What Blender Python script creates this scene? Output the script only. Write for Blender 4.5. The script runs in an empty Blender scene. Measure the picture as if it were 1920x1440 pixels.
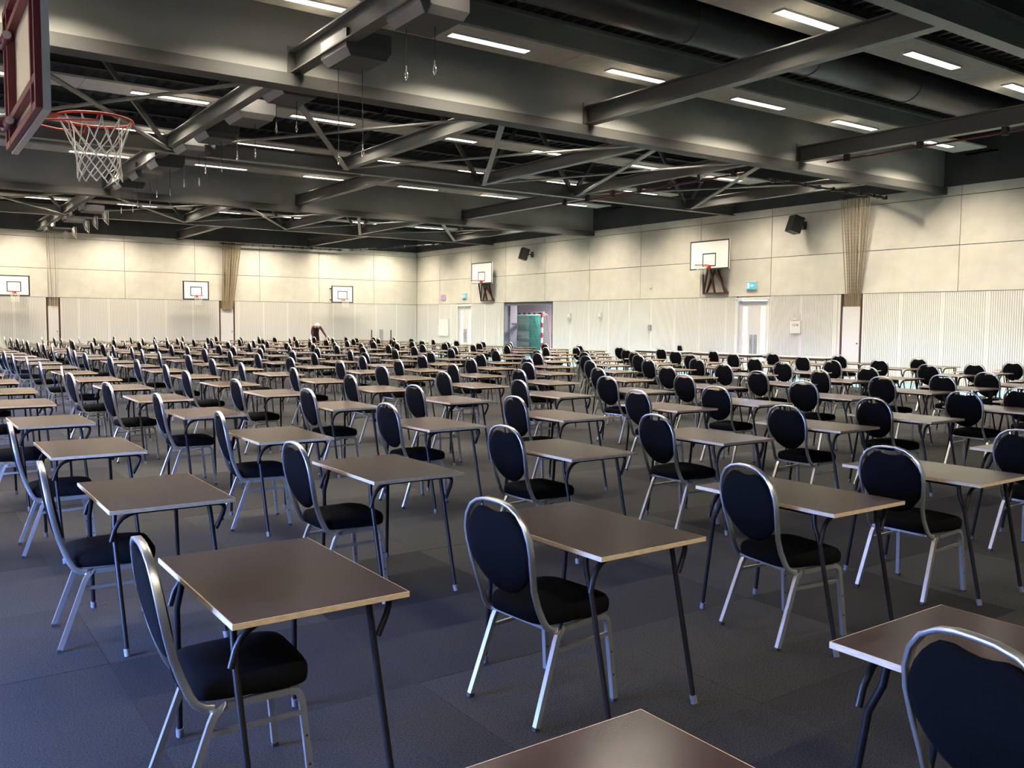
import bpy, bmesh, math, random
from mathutils import Vector, Matrix

rnd = random.Random(7)
S = bpy.context.scene
COL = S.collection

# ------------------------------------------------------------------ camera
F_PX, YAW, PITCH, ROLL, CAM_Z = 1653.19, math.radians(34.943), math.radians(-3.9786), math.radians(0.458), 1.61
_f = Vector((math.sin(YAW) * math.cos(PITCH), math.cos(YAW) * math.cos(PITCH), math.sin(PITCH)))
_r0 = Vector((math.cos(YAW), -math.sin(YAW), 0)); _u0 = _r0.cross(_f)
_r = _r0 * math.cos(ROLL) + _u0 * math.sin(ROLL)
_u = _u0 * math.cos(ROLL) - _r0 * math.sin(ROLL)
cam_d = bpy.data.cameras.new('camera'); cam = bpy.data.objects.new('camera', cam_d); COL.objects.link(cam)
cam_d.sensor_width = 36.0; cam_d.lens = F_PX / 1920 * 36.0; cam_d.clip_end = 200
cam.matrix_world = Matrix(((_r.x, _u.x, -_f.x, 0), (_r.y, _u.y, -_f.y, 0), (_r.z, _u.z, -_f.z, CAM_Z), (0, 0, 0, 1)))
S.camera = cam

def pix(p):
    q = Vector(p) - Vector((0, 0, CAM_Z)); d = q.dot(_f)
    if d < 0.3: return None
    return 960 + F_PX * q.dot(_r) / d, 720 - F_PX * q.dot(_u) / d

def ray(px, py):
    return _f + _r * ((px - 960) / F_PX) - _u * ((py - 720) / F_PX)

# ------------------------------------------------------------------ world (daylight outside) and view
W = bpy.data.worlds.new('world'); S.world = W; W.use_nodes = True
bg = W.node_tree.nodes['Background']; bg.inputs[1].default_value = 50.0
_n = W.node_tree.nodes; _l = W.node_tree.links            # open blue sky above the horizon, dim ground below it
_tc = _n.new('ShaderNodeTexCoord'); _sx = _n.new('ShaderNodeSeparateXYZ'); _cr = _n.new('ShaderNodeValToRGB')
_cr.color_ramp.elements[0].position = 0.0; _cr.color_ramp.elements[0].color = (0.012, 0.013, 0.015, 1)
_cr.color_ramp.elements[1].position = 0.03; _cr.color_ramp.elements[1].color = (0.20, 0.36, 1.0, 1)
_l.new(_tc.outputs['Generated'], _sx.inputs[0]); _l.new(_sx.outputs['Z'], _cr.inputs[0]); _l.new(_cr.outputs[0], bg.inputs[0])
S.view_settings.view_transform = 'Standard'; S.view_settings.look = 'None'
S.view_settings.gamma = 1.0; S.view_settings.use_curve_mapping = False
S.view_settings.exposure = 1.95
S.cycles.use_denoising = True
S.cycles.max_bounces = 7; S.cycles.diffuse_bounces = 5; S.cycles.glossy_bounces = 3; S.cycles.transparent_max_bounces = 12
S.cycles.sample_clamp_indirect = 6.0
LAMP_GLOW, LAMP_WATT, LAMP_SPREAD = 2.5, 60.0, 126.0      # diffuser glow, and the louvred light each fitting throws down

# ------------------------------------------------------------------ room sizes
XR, YF, XL, YB = 23.06, 42.0, -2.7, -9.0     # right wall, far wall, left wall, back wall
Z_SLAT, Z_TOP, Z_CEIL = 2.53, 5.31, 7.05
GIRD = [-1.5, 12.96, 27.42]                   # deep girders
MID = [5.95, 20.2, 34.65]
FARX = [-0.9, 5.05, 10.75, 17.0]        # beams from mid beam to next girder
NEARX = [0.95, 4.95, 9.04, 12.97, 16.17, 20.8]
LAMPX = [-1.82 + 3.24 * i for i in range(8)]
LAMPY = [-6.4, -2.8, 8.37, 12.0, 15.0, 18.65, 22.35, 26.1, 29.6, 33.2, 36.8, 40.4]
Z_LAMP = 6.06

# ------------------------------------------------------------------ materials
def new_mat(name, col, rough=0.5, metal=0.0, spec=0.5, emit=None, estr=0.0):
    m = bpy.data.materials.new(name); m.use_nodes = True
    b = m.node_tree.nodes['Principled BSDF']
    b.inputs['Base Color'].default_value = (*col, 1); b.inputs['Roughness'].default_value = rough
    b.inputs['Metallic'].default_value = metal; b.inputs['Specular IOR Level'].default_value = spec
    if emit:
        b.inputs['Emission Color'].default_value = (*emit, 1); b.inputs['Emission Strength'].default_value = estr
    return m

def add_noise(m, c1, c2, scale, detail=4, stretch=(1, 1, 1), coord='Object', bump=0.0, rand=None, lo=0.35, hi=0.65):
    nt = m.node_tree; N = nt.nodes; L = nt.links; b = N['Principled BSDF']
    tc = N.new('ShaderNodeTexCoord'); mp = N.new('ShaderNodeMapping'); mp.inputs['Scale'].default_value = stretch
    nz = N.new('ShaderNodeTexNoise'); nz.inputs['Scale'].default_value = scale; nz.inputs['Detail'].default_value = detail
    cr = N.new('ShaderNodeValToRGB')
    cr.color_ramp.elements[0].position = lo; cr.color_ramp.elements[1].position = hi
    cr.color_ramp.elements[0].color = (*c1, 1); cr.color_ramp.elements[1].color = (*c2, 1)
    L.new(tc.outputs[coord], mp.inputs[0]); L.new(mp.outputs[0], nz.inputs[0]); L.new(nz.outputs[0], cr.inputs[0])
    out = cr.outputs[0]
    if rand:
        oi = N.new('ShaderNodeObjectInfo'); mr = N.new('ShaderNodeMapRange')
        mr.inputs['To Min'].default_value = rand[0]; mr.inputs['To Max'].default_value = rand[1]
        mx = N.new('ShaderNodeVectorMath'); mx.operation = 'SCALE'
        L.new(oi.outputs['Random'], mr.inputs['Value']); L.new(out, mx.inputs[0]); L.new(mr.outputs[0], mx.inputs['Scale'])
        out = mx.outputs[0]
    L.new(out, b.inputs['Base Color'])
    if bump:
        bp = N.new('ShaderNodeBump'); bp.inputs['Strength'].default_value = bump; bp.inputs['Distance'].default_value = 0.004
        L.new(nz.outputs[0], bp.inputs['Height']); L.new(bp.outputs[0], b.inputs['Normal'])
    return m

M = {}
M['carpet'] = add_noise(new_mat('carpet', (0.03, 0.03, 0.03), 0.95, 0, 0.15), (0.007, 0.0068, 0.0068), (0.032, 0.031, 0.0305), 150, 8, bump=0.12, rand=(0.45, 1.25))
M['carpet_a'] = add_noise(new_mat('carpet_a', (0.03, 0.03, 0.03), 0.95, 0, 0.15), (0.008, 0.008, 0.008), (0.018, 0.0175, 0.0175), 60, 4)
M['carpet_b'] = add_noise(new_mat('carpet_b', (0.03, 0.03, 0.03), 0.95, 0, 0.15), (0.011, 0.011, 0.011), (0.024, 0.0235, 0.0235), 60, 4)
M['vinyl'] = add_noise(new_mat('vinyl', (0.16, 0.34, 0.42), 0.3), (0.13, 0.31, 0.40), (0.17, 0.36, 0.44), 3, 3)
M['cement'] = add_noise(new_mat('cement', (0.6, 0.57, 0.49), 0.75, 0, 0.3), (0.50, 0.468, 0.40), (0.56, 0.528, 0.45), 2.2, 6, rand=(0.95, 1.04))
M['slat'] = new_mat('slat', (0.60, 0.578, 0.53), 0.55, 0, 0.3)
M['groove_shade'] = new_mat('groove_shade', (0.40, 0.378, 0.33), 0.8, 0, 0.2)  # darker than the slat: shade in the recess put into the colour
M['joint'] = new_mat('joint', (0.07, 0.065, 0.055), 0.9, 0, 0.1)
M['darkwall'] = add_noise(new_mat('darkwall', (0.055, 0.055, 0.055), 0.8, 0, 0.2), (0.05, 0.05, 0.05), (0.062, 0.062, 0.06), 1.5, 4)
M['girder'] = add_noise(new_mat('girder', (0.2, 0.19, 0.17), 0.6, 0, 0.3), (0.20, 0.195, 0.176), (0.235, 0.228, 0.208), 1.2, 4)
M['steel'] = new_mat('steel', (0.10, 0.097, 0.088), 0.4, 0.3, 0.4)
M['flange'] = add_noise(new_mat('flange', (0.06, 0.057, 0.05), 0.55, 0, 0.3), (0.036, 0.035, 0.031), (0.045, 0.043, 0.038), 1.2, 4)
M['deck'] = new_mat('deck', (0.035, 0.035, 0.037), 0.6, 0.2, 0.3)
M['panel'] = add_noise(new_mat('panel', (0.3, 0.28, 0.24), 0.8, 0, 0.2), (0.40, 0.38, 0.33), (0.46, 0.435, 0.38), 6, 5)
M['duct'] = new_mat('duct', (0.03, 0.03, 0.03), 0.38, 0.1, 0.5)
M['lamp'] = new_mat('lamp', (0.9, 0.9, 0.9), 0.4, 0, 0.5, (1.0, 0.93, 0.82), LAMP_GLOW)
M['lamp_frame'] = new_mat('lamp_frame', (0.55, 0.53, 0.5), 0.5)
M['desk_top'] = add_noise(new_mat('desk_top', (0.05, 0.03, 0.025), 0.205, 0, 0.55), (0.025, 0.0125, 0.0105), (0.046, 0.0255, 0.0215), 5, 4, (1.0, 4.0, 1), rand=(0.85, 1.2), lo=0.3, hi=0.75)
M['ply'] = add_noise(new_mat('ply', (0.5, 0.32, 0.15), 0.5), (0.40, 0.295, 0.175), (0.52, 0.395, 0.25), 30, 3, (1, 1, 8))
M['black_tube'] = new_mat('black_tube', (0.006, 0.005, 0.0045), 0.42, 0, 0.22)
M['ferrule'] = new_mat('ferrule', (0.09, 0.09, 0.095), 0.55)
M['silver'] = new_mat('silver', (0.46, 0.448, 0.42), 0.34, 0.9, 0.5)
M['fabric'] = add_noise(new_mat('fabric', (0.011, 0.012, 0.016), 0.95, 0, 0.04), (0.0020, 0.0020, 0.0021), (0.0046, 0.0046, 0.0048), 240, 3, bump=0.2)
M['white'] = new_mat('white', (0.62, 0.595, 0.545), 0.5)
M['door_white'] = new_mat('door_white', (0.56, 0.535, 0.505), 0.5)
M['door_frame'] = new_mat('door_frame', (0.62, 0.59, 0.54), 0.5)
M['maroon'] = new_mat('maroon', (0.12, 0.008, 0.017), 0.45)
M['brown_edge'] = new_mat('brown_edge', (0.06, 0.018, 0.010), 0.6)
M['rim'] = new_mat('rim', (0.55, 0.045, 0.015), 0.4)
M['cord'] = new_mat('cord', (0.74, 0.70, 0.62), 0.8)
M['board'] = new_mat('board', (0.86, 0.81, 0.76), 0.45)
M['board_back'] = new_mat('board_back', (0.72, 0.64, 0.52), 0.6)
M['alu'] = new_mat('alu', (0.62, 0.60, 0.58), 0.4, 0.5)
M['board_line'] = new_mat('board_line', (0.02, 0.018, 0.015), 0.6)
M['black'] = new_mat('black', (0.012, 0.011, 0.010), 0.55)
M['winch'] = new_mat('winch', (0.035, 0.034, 0.033), 0.6)
M['winch_lit_side'] = new_mat('winch_lit_side', (0.15, 0.145, 0.14), 0.6)  # left side of the box, its brighter lighting painted as a paler grey
M['chrome'] = new_mat('chrome', (0.8, 0.78, 0.74), 0.25, 1.0)
M['red'] = new_mat('red', (0.5, 0.02, 0.015), 0.5)
M['net'] = new_mat('net', (0.33, 0.25, 0.15), 0.9)
M['net_dark'] = new_mat('net_dark', (0.20, 0.15, 0.09), 0.9)
M['green_net'] = new_mat('green_net', (0.03, 0.16, 0.12), 0.9)
M['goal_white'] = new_mat('goal_white', (0.8, 0.78, 0.78), 0.4)
M['goal_red'] = new_mat('goal_red', (0.50, 0.02, 0.03), 0.4)
M['store_wall'] = new_mat('store_wall', (0.66, 0.58, 0.60), 0.7)
M['grey_door'] = new_mat('grey_door', (0.10, 0.10, 0.12), 0.5)
M['glow_glass'] = new_mat('glow_glass', (0.3, 0.29, 0.26), 0.4, 0, 0.5, (1.0, 0.93, 0.76), 0.22)  # door pane glows by itself, standing in for an unbuilt lit corridor
M['exit_green'] = new_mat('exit_green', (0.02, 0.12, 0.12), 0.4, 0, 0.5, (0.022, 0.135, 0.165), 1.0)
M['exit_white'] = new_mat('exit_white', (0.3, 0.3, 0.3), 0.4, 0, 0.5, (0.14, 0.22, 0.23), 1.0)
M['pink'] = new_mat('pink', (0.12, 0.05, 0.11), 0.5, 0, 0.5, (0.15, 0.07, 0.135), 1.0)
M['grey'] = new_mat('grey', (0.26, 0.26, 0.27), 0.5)
M['lightgrey'] = new_mat('lightgrey', (0.45, 0.43, 0.41), 0.5)
M['sweater'] = add_noise(new_mat('sweater', (0.05, 0.012, 0.02), 0.9), (0.035, 0.008, 0.013), (0.06, 0.016, 0.024), 90, 3)
M['trousers'] = new_mat('trousers', (0.03, 0.02, 0.015), 0.9)
M['skin'] = new_mat('skin', (0.55, 0.33, 0.24), 0.6)
M['hair'] = new_mat('hair', (0.75, 0.72, 0.66), 0.8)
gm = bpy.data.materials.new('pane'); gm.use_nodes = True
nt = gm.node_tree; nt.nodes.clear()
o_ = nt.nodes.new('ShaderNodeOutputMaterial'); mx_ = nt.nodes.new('ShaderNodeMixShader'); tr_ = nt.nodes.new('ShaderNodeBsdfTransparent'); gl_ = nt.nodes.new('ShaderNodeBsdfGlossy')
gl_.inputs['Roughness'].default_value = 0.02; mx_.inputs[0].default_value = 0.08
nt.links.new(tr_.outputs[0], mx_.inputs[1]); nt.links.new(gl_.outputs[0], mx_.inputs[2]); nt.links.new(mx_.outputs[0], o_.inputs[0])
M['pane'] = gm

# ------------------------------------------------------------------ mesh builder
class MB:
    def __init__(s): s.v = []; s.f = []; s.m = []; s.sm = []; s.mats = []
    def mi(s, mat):
        if mat not in s.mats: s.mats.append(mat)
        return s.mats.index(mat)
    def add(s, vs, fs, mat, smooth=False):
        o = len(s.v); k = s.mi(mat); s.v += [tuple(v) for v in vs]
        for f in fs: s.f.append(tuple(i + o for i in f)); s.m.append(k); s.sm.append(smooth)
        return s
    def box(s, a, b, mat, skip=''):
        x0, y0, z0 = a; x1, y1, z1 = b
        x0, x1 = min(x0, x1), max(x0, x1); y0, y1 = min(y0, y1), max(y0, y1); z0, z1 = min(z0, z1), max(z0, z1)
        v = [(x0, y0, z0), (x1, y0, z0), (x1, y1, z0), (x0, y1, z0), (x0, y0, z1), (x1, y0, z1), (x1, y1, z1), (x0, y1, z1)]
        return s.add(v, [(0, 3, 2, 1), (4, 5, 6, 7), (0, 1, 5, 4), (1, 2, 6, 5), (2, 3, 7, 6), (3, 0, 4, 7)], mat)
    def tube(s, pts, r, mat, n=8, closed=False, rect=None, up=(0, 0, 1), cap=True, smooth=True):
        """tube along a polyline; rect=(w,h): rectangular section, w across (pts x up), h along up"""
        P = [Vector(p) for p in pts]; K = len(P); vs = []; fs = []
        if rect:
            w, h = rect[0] / 2, rect[1] / 2
            sec = [(-w, -h), (w, -h), (w, h), (-w, h)]; n = 4; smooth = False
        else:
            sec = [(r * math.cos(2 * math.pi * i / n), r * math.sin(2 * math.pi * i / n)) for i in range(n)]
        up = Vector(up); prev_a = None
        for i in range(K):
            if closed: t = (P[(i + 1) % K] - P[i]).normalized() + (P[i] - P[i - 1]).normalized()
            elif i == 0: t = P[1] - P[0]
            elif i == K - 1: t = P[-1] - P[-2]
            else: t = (P[i + 1] - P[i]).normalized() + (P[i] - P[i - 1]).normalized()
            t.normalize()
            if prev_a is None or rect:
                a = t.cross(up)
                if a.length < 1e-3: a = t.cross(Vector((1, 0, 0)))
            else:
                a = prev_a - t * prev_a.dot(t)
            a.normalize(); b = a.cross(t) * -1; b = t.cross(a) * -1 if False else a.cross(t)
            b = -b if b.dot(up) < 0 and rect else b
            prev_a = a
            for (x, y) in sec: vs.append(P[i] + a * x + b * y)
        rng = K if closed else K - 1
        for i in range(rng):
            j = (i + 1) % K
            for q in range(n):
                p = (q + 1) % n
                fs.append((i * n + q, i * n + p, j * n + p, j * n + q))
        s.add(vs, fs, mat, smooth)
        if cap and not closed:
            s.add(vs[:n], [tuple(range(n))], mat); s.add(vs[-n:], [tuple(reversed(range(n)))], mat)
        return s
    def ibeam(s, a, b, h, w, mat, tf=0.018, tw=0.012, top=None):
        """I-section between a and b; a,b are the bottom centre points"""
        A = Vector(a); B = Vector(b); t = (B - A).normalized(); side = t.cross(Vector((0, 0, 1))).normalized()
        def bar(o0, o1, z0, z1):
            vs = [A + side * o0 + Vector((0, 0, z0)), A + side * o1 + Vector((0, 0, z0)), A + side * o1 + Vector((0, 0, z1)), A + side * o0 + Vector((0, 0, z1)),
                  B + side * o0 + Vector((0, 0, z0)), B + side * o1 + Vector((0, 0, z0)), B + side * o1 + Vector((0, 0, z1)), B + side * o0 + Vector((0, 0, z1))]
            s.add(vs, [(0, 1, 2, 3), (7, 6, 5, 4), (0, 4, 5, 1), (1, 5, 6, 2), (2, 6, 7, 3), (3, 7, 4, 0)], mat)
        bar(-w / 2, w / 2, 0, tf); bar(-tw / 2, tw / 2, tf, h - tf); bar(-w / 2, w / 2, h - tf, h)
        return s
    def lathe(s, prof, c, mat, n=16, axis='z'):
        vs = []; fs = []; K = len(prof)
        for (r, h) in prof:
            for i in range(n):
                a = 2 * math.pi * i / n; x, y = r * math.cos(a), r * math.sin(a)
                vs.append({'z': (c[0] + x, c[1] + y, c[2] + h), 'x': (c[0] + h, c[1] + x, c[2] + y), 'y': (c[0] + y, c[1] + h, c[2] + x)}[axis])
        for k in range(K - 1):
            for i in range(n):
                j = (i + 1) % n; fs.append((k * n + i, k * n + j, (k + 1) * n + j, (k + 1) * n + i))
        s.add(vs, fs, mat, True)
        s.add(vs[:n], [tuple(reversed(range(n)))], mat); s.add(vs[-n:], [tuple(range(n))], mat)
        return s
    def mesh(s, name):
        me = bpy.data.meshes.new(name); me.from_pydata(s.v, [], s.f)
        for m in s.mats: me.materials.append(m)
        me.polygons.foreach_set('material_index', s.m); me.polygons.foreach_set('use_smooth', s.sm)
        me.update(); return me
    def build(s, name, parent=None, loc=None, fix=False):
        me = s.mesh(name)
        if fix:
            bm = bmesh.new(); bm.from_mesh(me); bmesh.ops.recalc_face_normals(bm, faces=bm.faces); bm.to_mesh(me); bm.free()
        return link(name, me, parent, loc)

def link(name, me, parent=None, loc=None, rz=0.0):
    o = bpy.data.objects.new(name, me); COL.objects.link(o)
    if parent is not None: o.parent = parent
    if loc is not None: o.location = loc
    if rz: o.rotation_euler = (0, 0, rz)
    return o

def tag(o, label, cat, group=None):
    o['label'] = label; o['category'] = cat
    if group: o['group'] = group
    return o

def thing(name, label, cat, loc=(0, 0, 0), rz=0.0, group=None):
    o = link(name, None, None, loc, rz); o.empty_display_size = 0.1
    return tag(o, label, cat, group)

def struct(o): o['kind'] = 'structure'; return o
def stuff(o): o['kind'] = 'stuff'; return o

ORD = ['zeroth', 'first', 'second', 'third', 'fourth', 'fifth', 'sixth', 'seventh', 'eighth', 'ninth', 'tenth', 'eleventh', 'twelfth', 'thirteenth', 'fourteenth', 'fifteenth',
       'sixteenth', 'seventeenth', 'eighteenth', 'nineteenth', 'twentieth', 'twenty-first', 'twenty-second', 'twenty-third']

def arc(c, r, a0, a1, n, plane):
    """points on an arc; plane gives the two axes"""
    ux, uy = Vector(plane[0]), Vector(plane[1])
    return [Vector(c) + ux * (r * math.cos(a0 + (a1 - a0) * i / n)) + uy * (r * math.sin(a0 + (a1 - a0) * i / n)) for i in range(n + 1)]

# ================================================================== FLOOR
fl = MB().box((XL, YB, -0.15), (XR + 5.0, YF, -0.006), M['vinyl']).build('floor'); struct(fl)
TX, TY = 1.1, 1.0
def tile_mesh(mats, name):
    b = MB(); g = 0.0008
    b.box((g, g, -0.006), (TX - g, TY - g, 0.0), mats); return b.mesh(name)
tm = tile_mesh(M['carpet'], 'carpet_tile')
tiles = []
for i in range(-3, 18):
    for j in range(-6, 40):
        x = 0.77 + TX * i; y = 2.38 + TY * j
        if x < XL or x + TX > 20.75 or y < YB or y + TY > YF - 0.3: continue
        d = math.hypot(x + .55, y + .5)
        ps = [pix((x + a * TX, y + c * TY, 0)) for a in (0, .5, 1) for c in (0, .5, 1)]
        vis = any(q and -20 < q[0] < 1940 and q[1] < 1460 for q in ps)
        tiles.append((0 if vis else 1, d, x, y))
tiles.sort()
far = MB()
for k, (nv, d, x, y) in enumerate(tiles):
    if k < 290 and nv == 0:
        o = link('carpet_tile', tm, fl, (x, y, rnd.uniform(0, 0.0015)))
        o.rotation_euler = (0, 0, rnd.uniform(-.002, .002))
    else:
        g = 0.0008
        far.box((x + g, y + g, -0.006), (x + TX - g, y + TY - g, 0.0), M[rnd.choice(['carpet_a', 'carpet_b', 'carpet_b'])])
stuff(far.build('carpet_tiles_beyond', fl))

# ================================================================== RIGHT WALL
Y_DOOR1, Y_DOOR2, Y_OPEN, Y_SLOT = (18.64, 19.91), (36.55, 37.80), (30.02, 33.69), (15.32, 15.92)
Z_OPEN = 2.44
wr = MB()
def wall_x(b, y0, y1, z0, z1, m): b.box((XR + 0.05, y0, z0), (XR + 0.25, y1, z1), m)
cuts = sorted([Y_DOOR1, Y_DOOR2, Y_OPEN, Y_SLOT])
y = YB
for (a, c) in cuts:
    wall_x(wr, y, a, 0, Z_SLAT, M['joint']); y = c
wall_x(wr, y, YF + 0.3, 0, Z_SLAT, M['joint'])
wall_x(wr, YB, YF + 0.3, Z_SLAT, Z_TOP, M['joint'])
wall_x(wr, Y_OPEN[0], Y_OPEN[1], Z_OPEN, Z_SLAT, M['grey_door'])
wall_x(wr, Y_DOOR1[0], Y_DOOR1[1], 2.44, Z_SLAT, M['slat'])
wall_x(wr, Y_DOOR2[0], Y_DOOR2[1], 2.44, Z_SLAT, M['slat'])
wr.box((XR + 0.02, YB, Z_TOP), (XR + 0.25, YF + 0.3, Z_CEIL + 0.3), M['darkwall'])
wall_right = struct(wr.build('wall_right'))

wf = MB()
wf.box((XL, YF + 0.05, 0), (XR + 0.25, YF + 0.25, Z_TOP), M['joint'])
wf.box((XL, YF + 0.02, Z_TOP), (XR + 0.25, YF + 0.25, Z_CEIL + 0.3), M['darkwall'])
wall_far = struct(wf.build('wall_far'))

# grooved lower panels (each panel one object, its fine grooves in one mesh)
_pan = {}
def slat_mesh(width):
    k = round(width, 2)
    if k in _pan: return _pan[k]
    b = MB(); h = Z_SLAT - 0.004; edge = 0.045; pitch = 0.056
    n = max(1, int((width - 2 * edge) / pitch)); pitch = (width - 2 * edge) / n; gw = 0.022; t = 0.045; gd = 0.012
    # local frame: u along x, front at y=0, back at y=+t
    xs = [0.002]; segs = []
    prof = [(0.002, 0.0)]
    x = edge
    for i in range(n):
        a = x + (pitch - gw) / 2; prof += [(a, 0), (a, gd), (a + gw, gd), (a + gw, 0)]; x += pitch
    prof.append((width - 0.002, 0.0))
    for (p, q) in zip(prof, prof[1:]):
        mat = M['groove_shade'] if (p[1] == gd and q[1] == gd) else M['slat']
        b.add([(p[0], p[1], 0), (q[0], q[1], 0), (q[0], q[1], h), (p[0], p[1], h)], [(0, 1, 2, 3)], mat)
    b.add([(0.002, 0, 0), (0.002, t, 0), (0.002, t, h), (0.002, 0, h)], [(3, 2, 1, 0)][:1], M['slat'])
    b.add([(width - .002, 0, 0), (width - .002, t, 0), (width - .002, t, h), (width - .002, 0, h)], [(0, 1, 2, 3)], M['slat'])
    b.add([(0.002, 0, h), (width - .002, 0, h), (width - .002, t, h), (0.002, t, h)], [(0, 1, 2, 3)], M['slat'])
    _pan[k] = b.mesh('slat_panel'); return _pan[k]

def slat_run_right(y0, y1):           # y1 > y0; panels counted from the far end, facing -X
    y = y1
    while y > y0 + 0.02:
        w = min(1.2, y - y0)
        if y - w - y0 < 0.12: w = y - y0
        o = link('slat_panel', slat_mesh(w), wall_right, (XR, y, 0.0)); o.rotation_euler = (0, 0, -math.pi / 2)
        y -= w
slat_run_right(37.86, YF); slat_run_right(Y_OPEN[1] + .02, 36.49); slat_run_right(19.97, Y_OPEN[0] - .02)
slat_run_right(15.98, 18.58); slat_run_right(YB, 15.26)
SLOTS_F = [(5.32, 5.74), (12.57, 13.19)]
def slat_run_far(x0, x1):
    x = x1
    while x > x0 + 0.02:
        w = min(1.2, x - x0)
        if x - w - x0 < 0.12: w = x - x0
        link('slat_panel', slat_mesh(w), wall_far, (x - w, YF, 0.0)); x -= w
slat_run_far(13.25, XR - 0.02); slat_run_far(5.80, 12.51); slat_run_far(XL, 5.26)

# flat cement boards above
def board_mesh(w, h):
    b = MB(); g = 0.009
    b.box((g, 0.0, g), (w - g, 0.048, h - g), M['cement']); return b.mesh('wall_board')
_bm = {}
def get_board(w, h):
    k = (round(w, 3), round(h, 3))
    if k not in _bm: _bm[k] = board_mesh(w, h)
    return _bm[k]
ZR = [(Z_SLAT, 3.75), (3.75, 5.05), (5.05, Z_TOP)]
ys = [YF, 39.57, 36.56, 33.58, 30.58, 27.6, 24.62, 21.6, 18.57, 15.5, 12.47, 9.45, 6.43, 3.4, 0.4, YB]
for a, c in zip(ys, ys[1:]):
    for z0, z1 in ZR:
        o = link('wall_board', get_board(a - c, z1 - z0), wall_right, (XR, a, z0)); o.rotation_euler = (0, 0, -math.pi / 2)
xs = [XR, 20.51, 17.49, 14.47, 11.43, 8.40, 5.36, 2.33, -0.7, XL]
for a, c in zip(xs, xs[1:]):
    for z0, z1 in ZR:
        link('wall_board', get_board(a - c, z1 - z0), wall_far, (c, YF, z0))

# left wall with glazed doors (daylight), back wall - both beside or behind the camera
wl = MB(); GL = [(2.8, 5.0), (18.0, 22.0)]
y = YB
for (a, c) in GL:
    wl.box((XL - 0.25, y, 0), (XL, a, Z_TOP), M['slat']); wl.box((XL - 0.25, a, 2.35), (XL, c, Z_TOP), M['slat']); y = c
wl.box((XL - 0.25, y, 0), (XL, YF + .3, Z_TOP), M['slat'])
wl.box((XL - 0.25, YB, Z_TOP), (XL, YF + .3, Z_CEIL + .3), M['darkwall'])
wall_left = struct(wl.build('wall_left'))
for n_, (a, c) in enumerate(GL):
    b = MB(); t = 0.06
    b.box((XL - .2, a, 0), (XL - .08, a + t, 2.35), M['grey']); b.box((XL - .2, c - t, 0), (XL - .08, c, 2.35), M['grey'])
    b.box((XL - .2, a + t, 2.29), (XL - .08, c - t, 2.35), M['grey']); b.box((XL - .2, a + t, 0), (XL - .08, c - t, 0.06), M['grey'])
    m_ = (a + c) / 2; b.box((XL - .2, m_ - t / 2, .06), (XL - .08, m_ + t / 2, 2.29), M['grey'])
    w_ = struct(b.build('window_%d' % (n_ + 1)))
    for (p, q) in ((a + t, m_ - t / 2), (m_ + t / 2, c - t)):
        MB().box((XL - .15, p, .06), (XL - .14, q, 2.29), M['pane']).build('pane', w_)
wb = MB(); wb.box((XL - .25, YB - .25, 0), (XR + .25, YB, Z_TOP), M['darkwall']); wb.box((XL - .25, YB - .25, Z_TOP), (XR + .25, YB, Z_CEIL + .3), M['darkwall'])
struct(wb.build('wall_back'))

# ================================================================== CEILING
cb = MB(); pitch = 0.30; x = XL
vs = []; prof = []
while x < XR + 0.2:
    prof += [(x, 0.0), (x + 0.09, 0.0), (x + 0.13, 0.10), (x + 0.26, 0.10)]; x += pitch
for (p, q) in zip(prof, prof[1:]):
    cb.add([(p[0], YB, Z_CEIL + p[1]), (q[0], YB, Z_CEIL + q[1]), (q[0], YF + .3, Z_CEIL + q[1]), (p[0], YF + .3, Z_CEIL + p[1])], [(0, 1, 2, 3)], M['deck'])
cb.box((XL - .2, YB - .2, Z_CEIL + .2), (XR + .3, YF + .3, Z_CEIL + .3), M['deck'])
ceiling = struct(cb.build('ceiling'))

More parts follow.
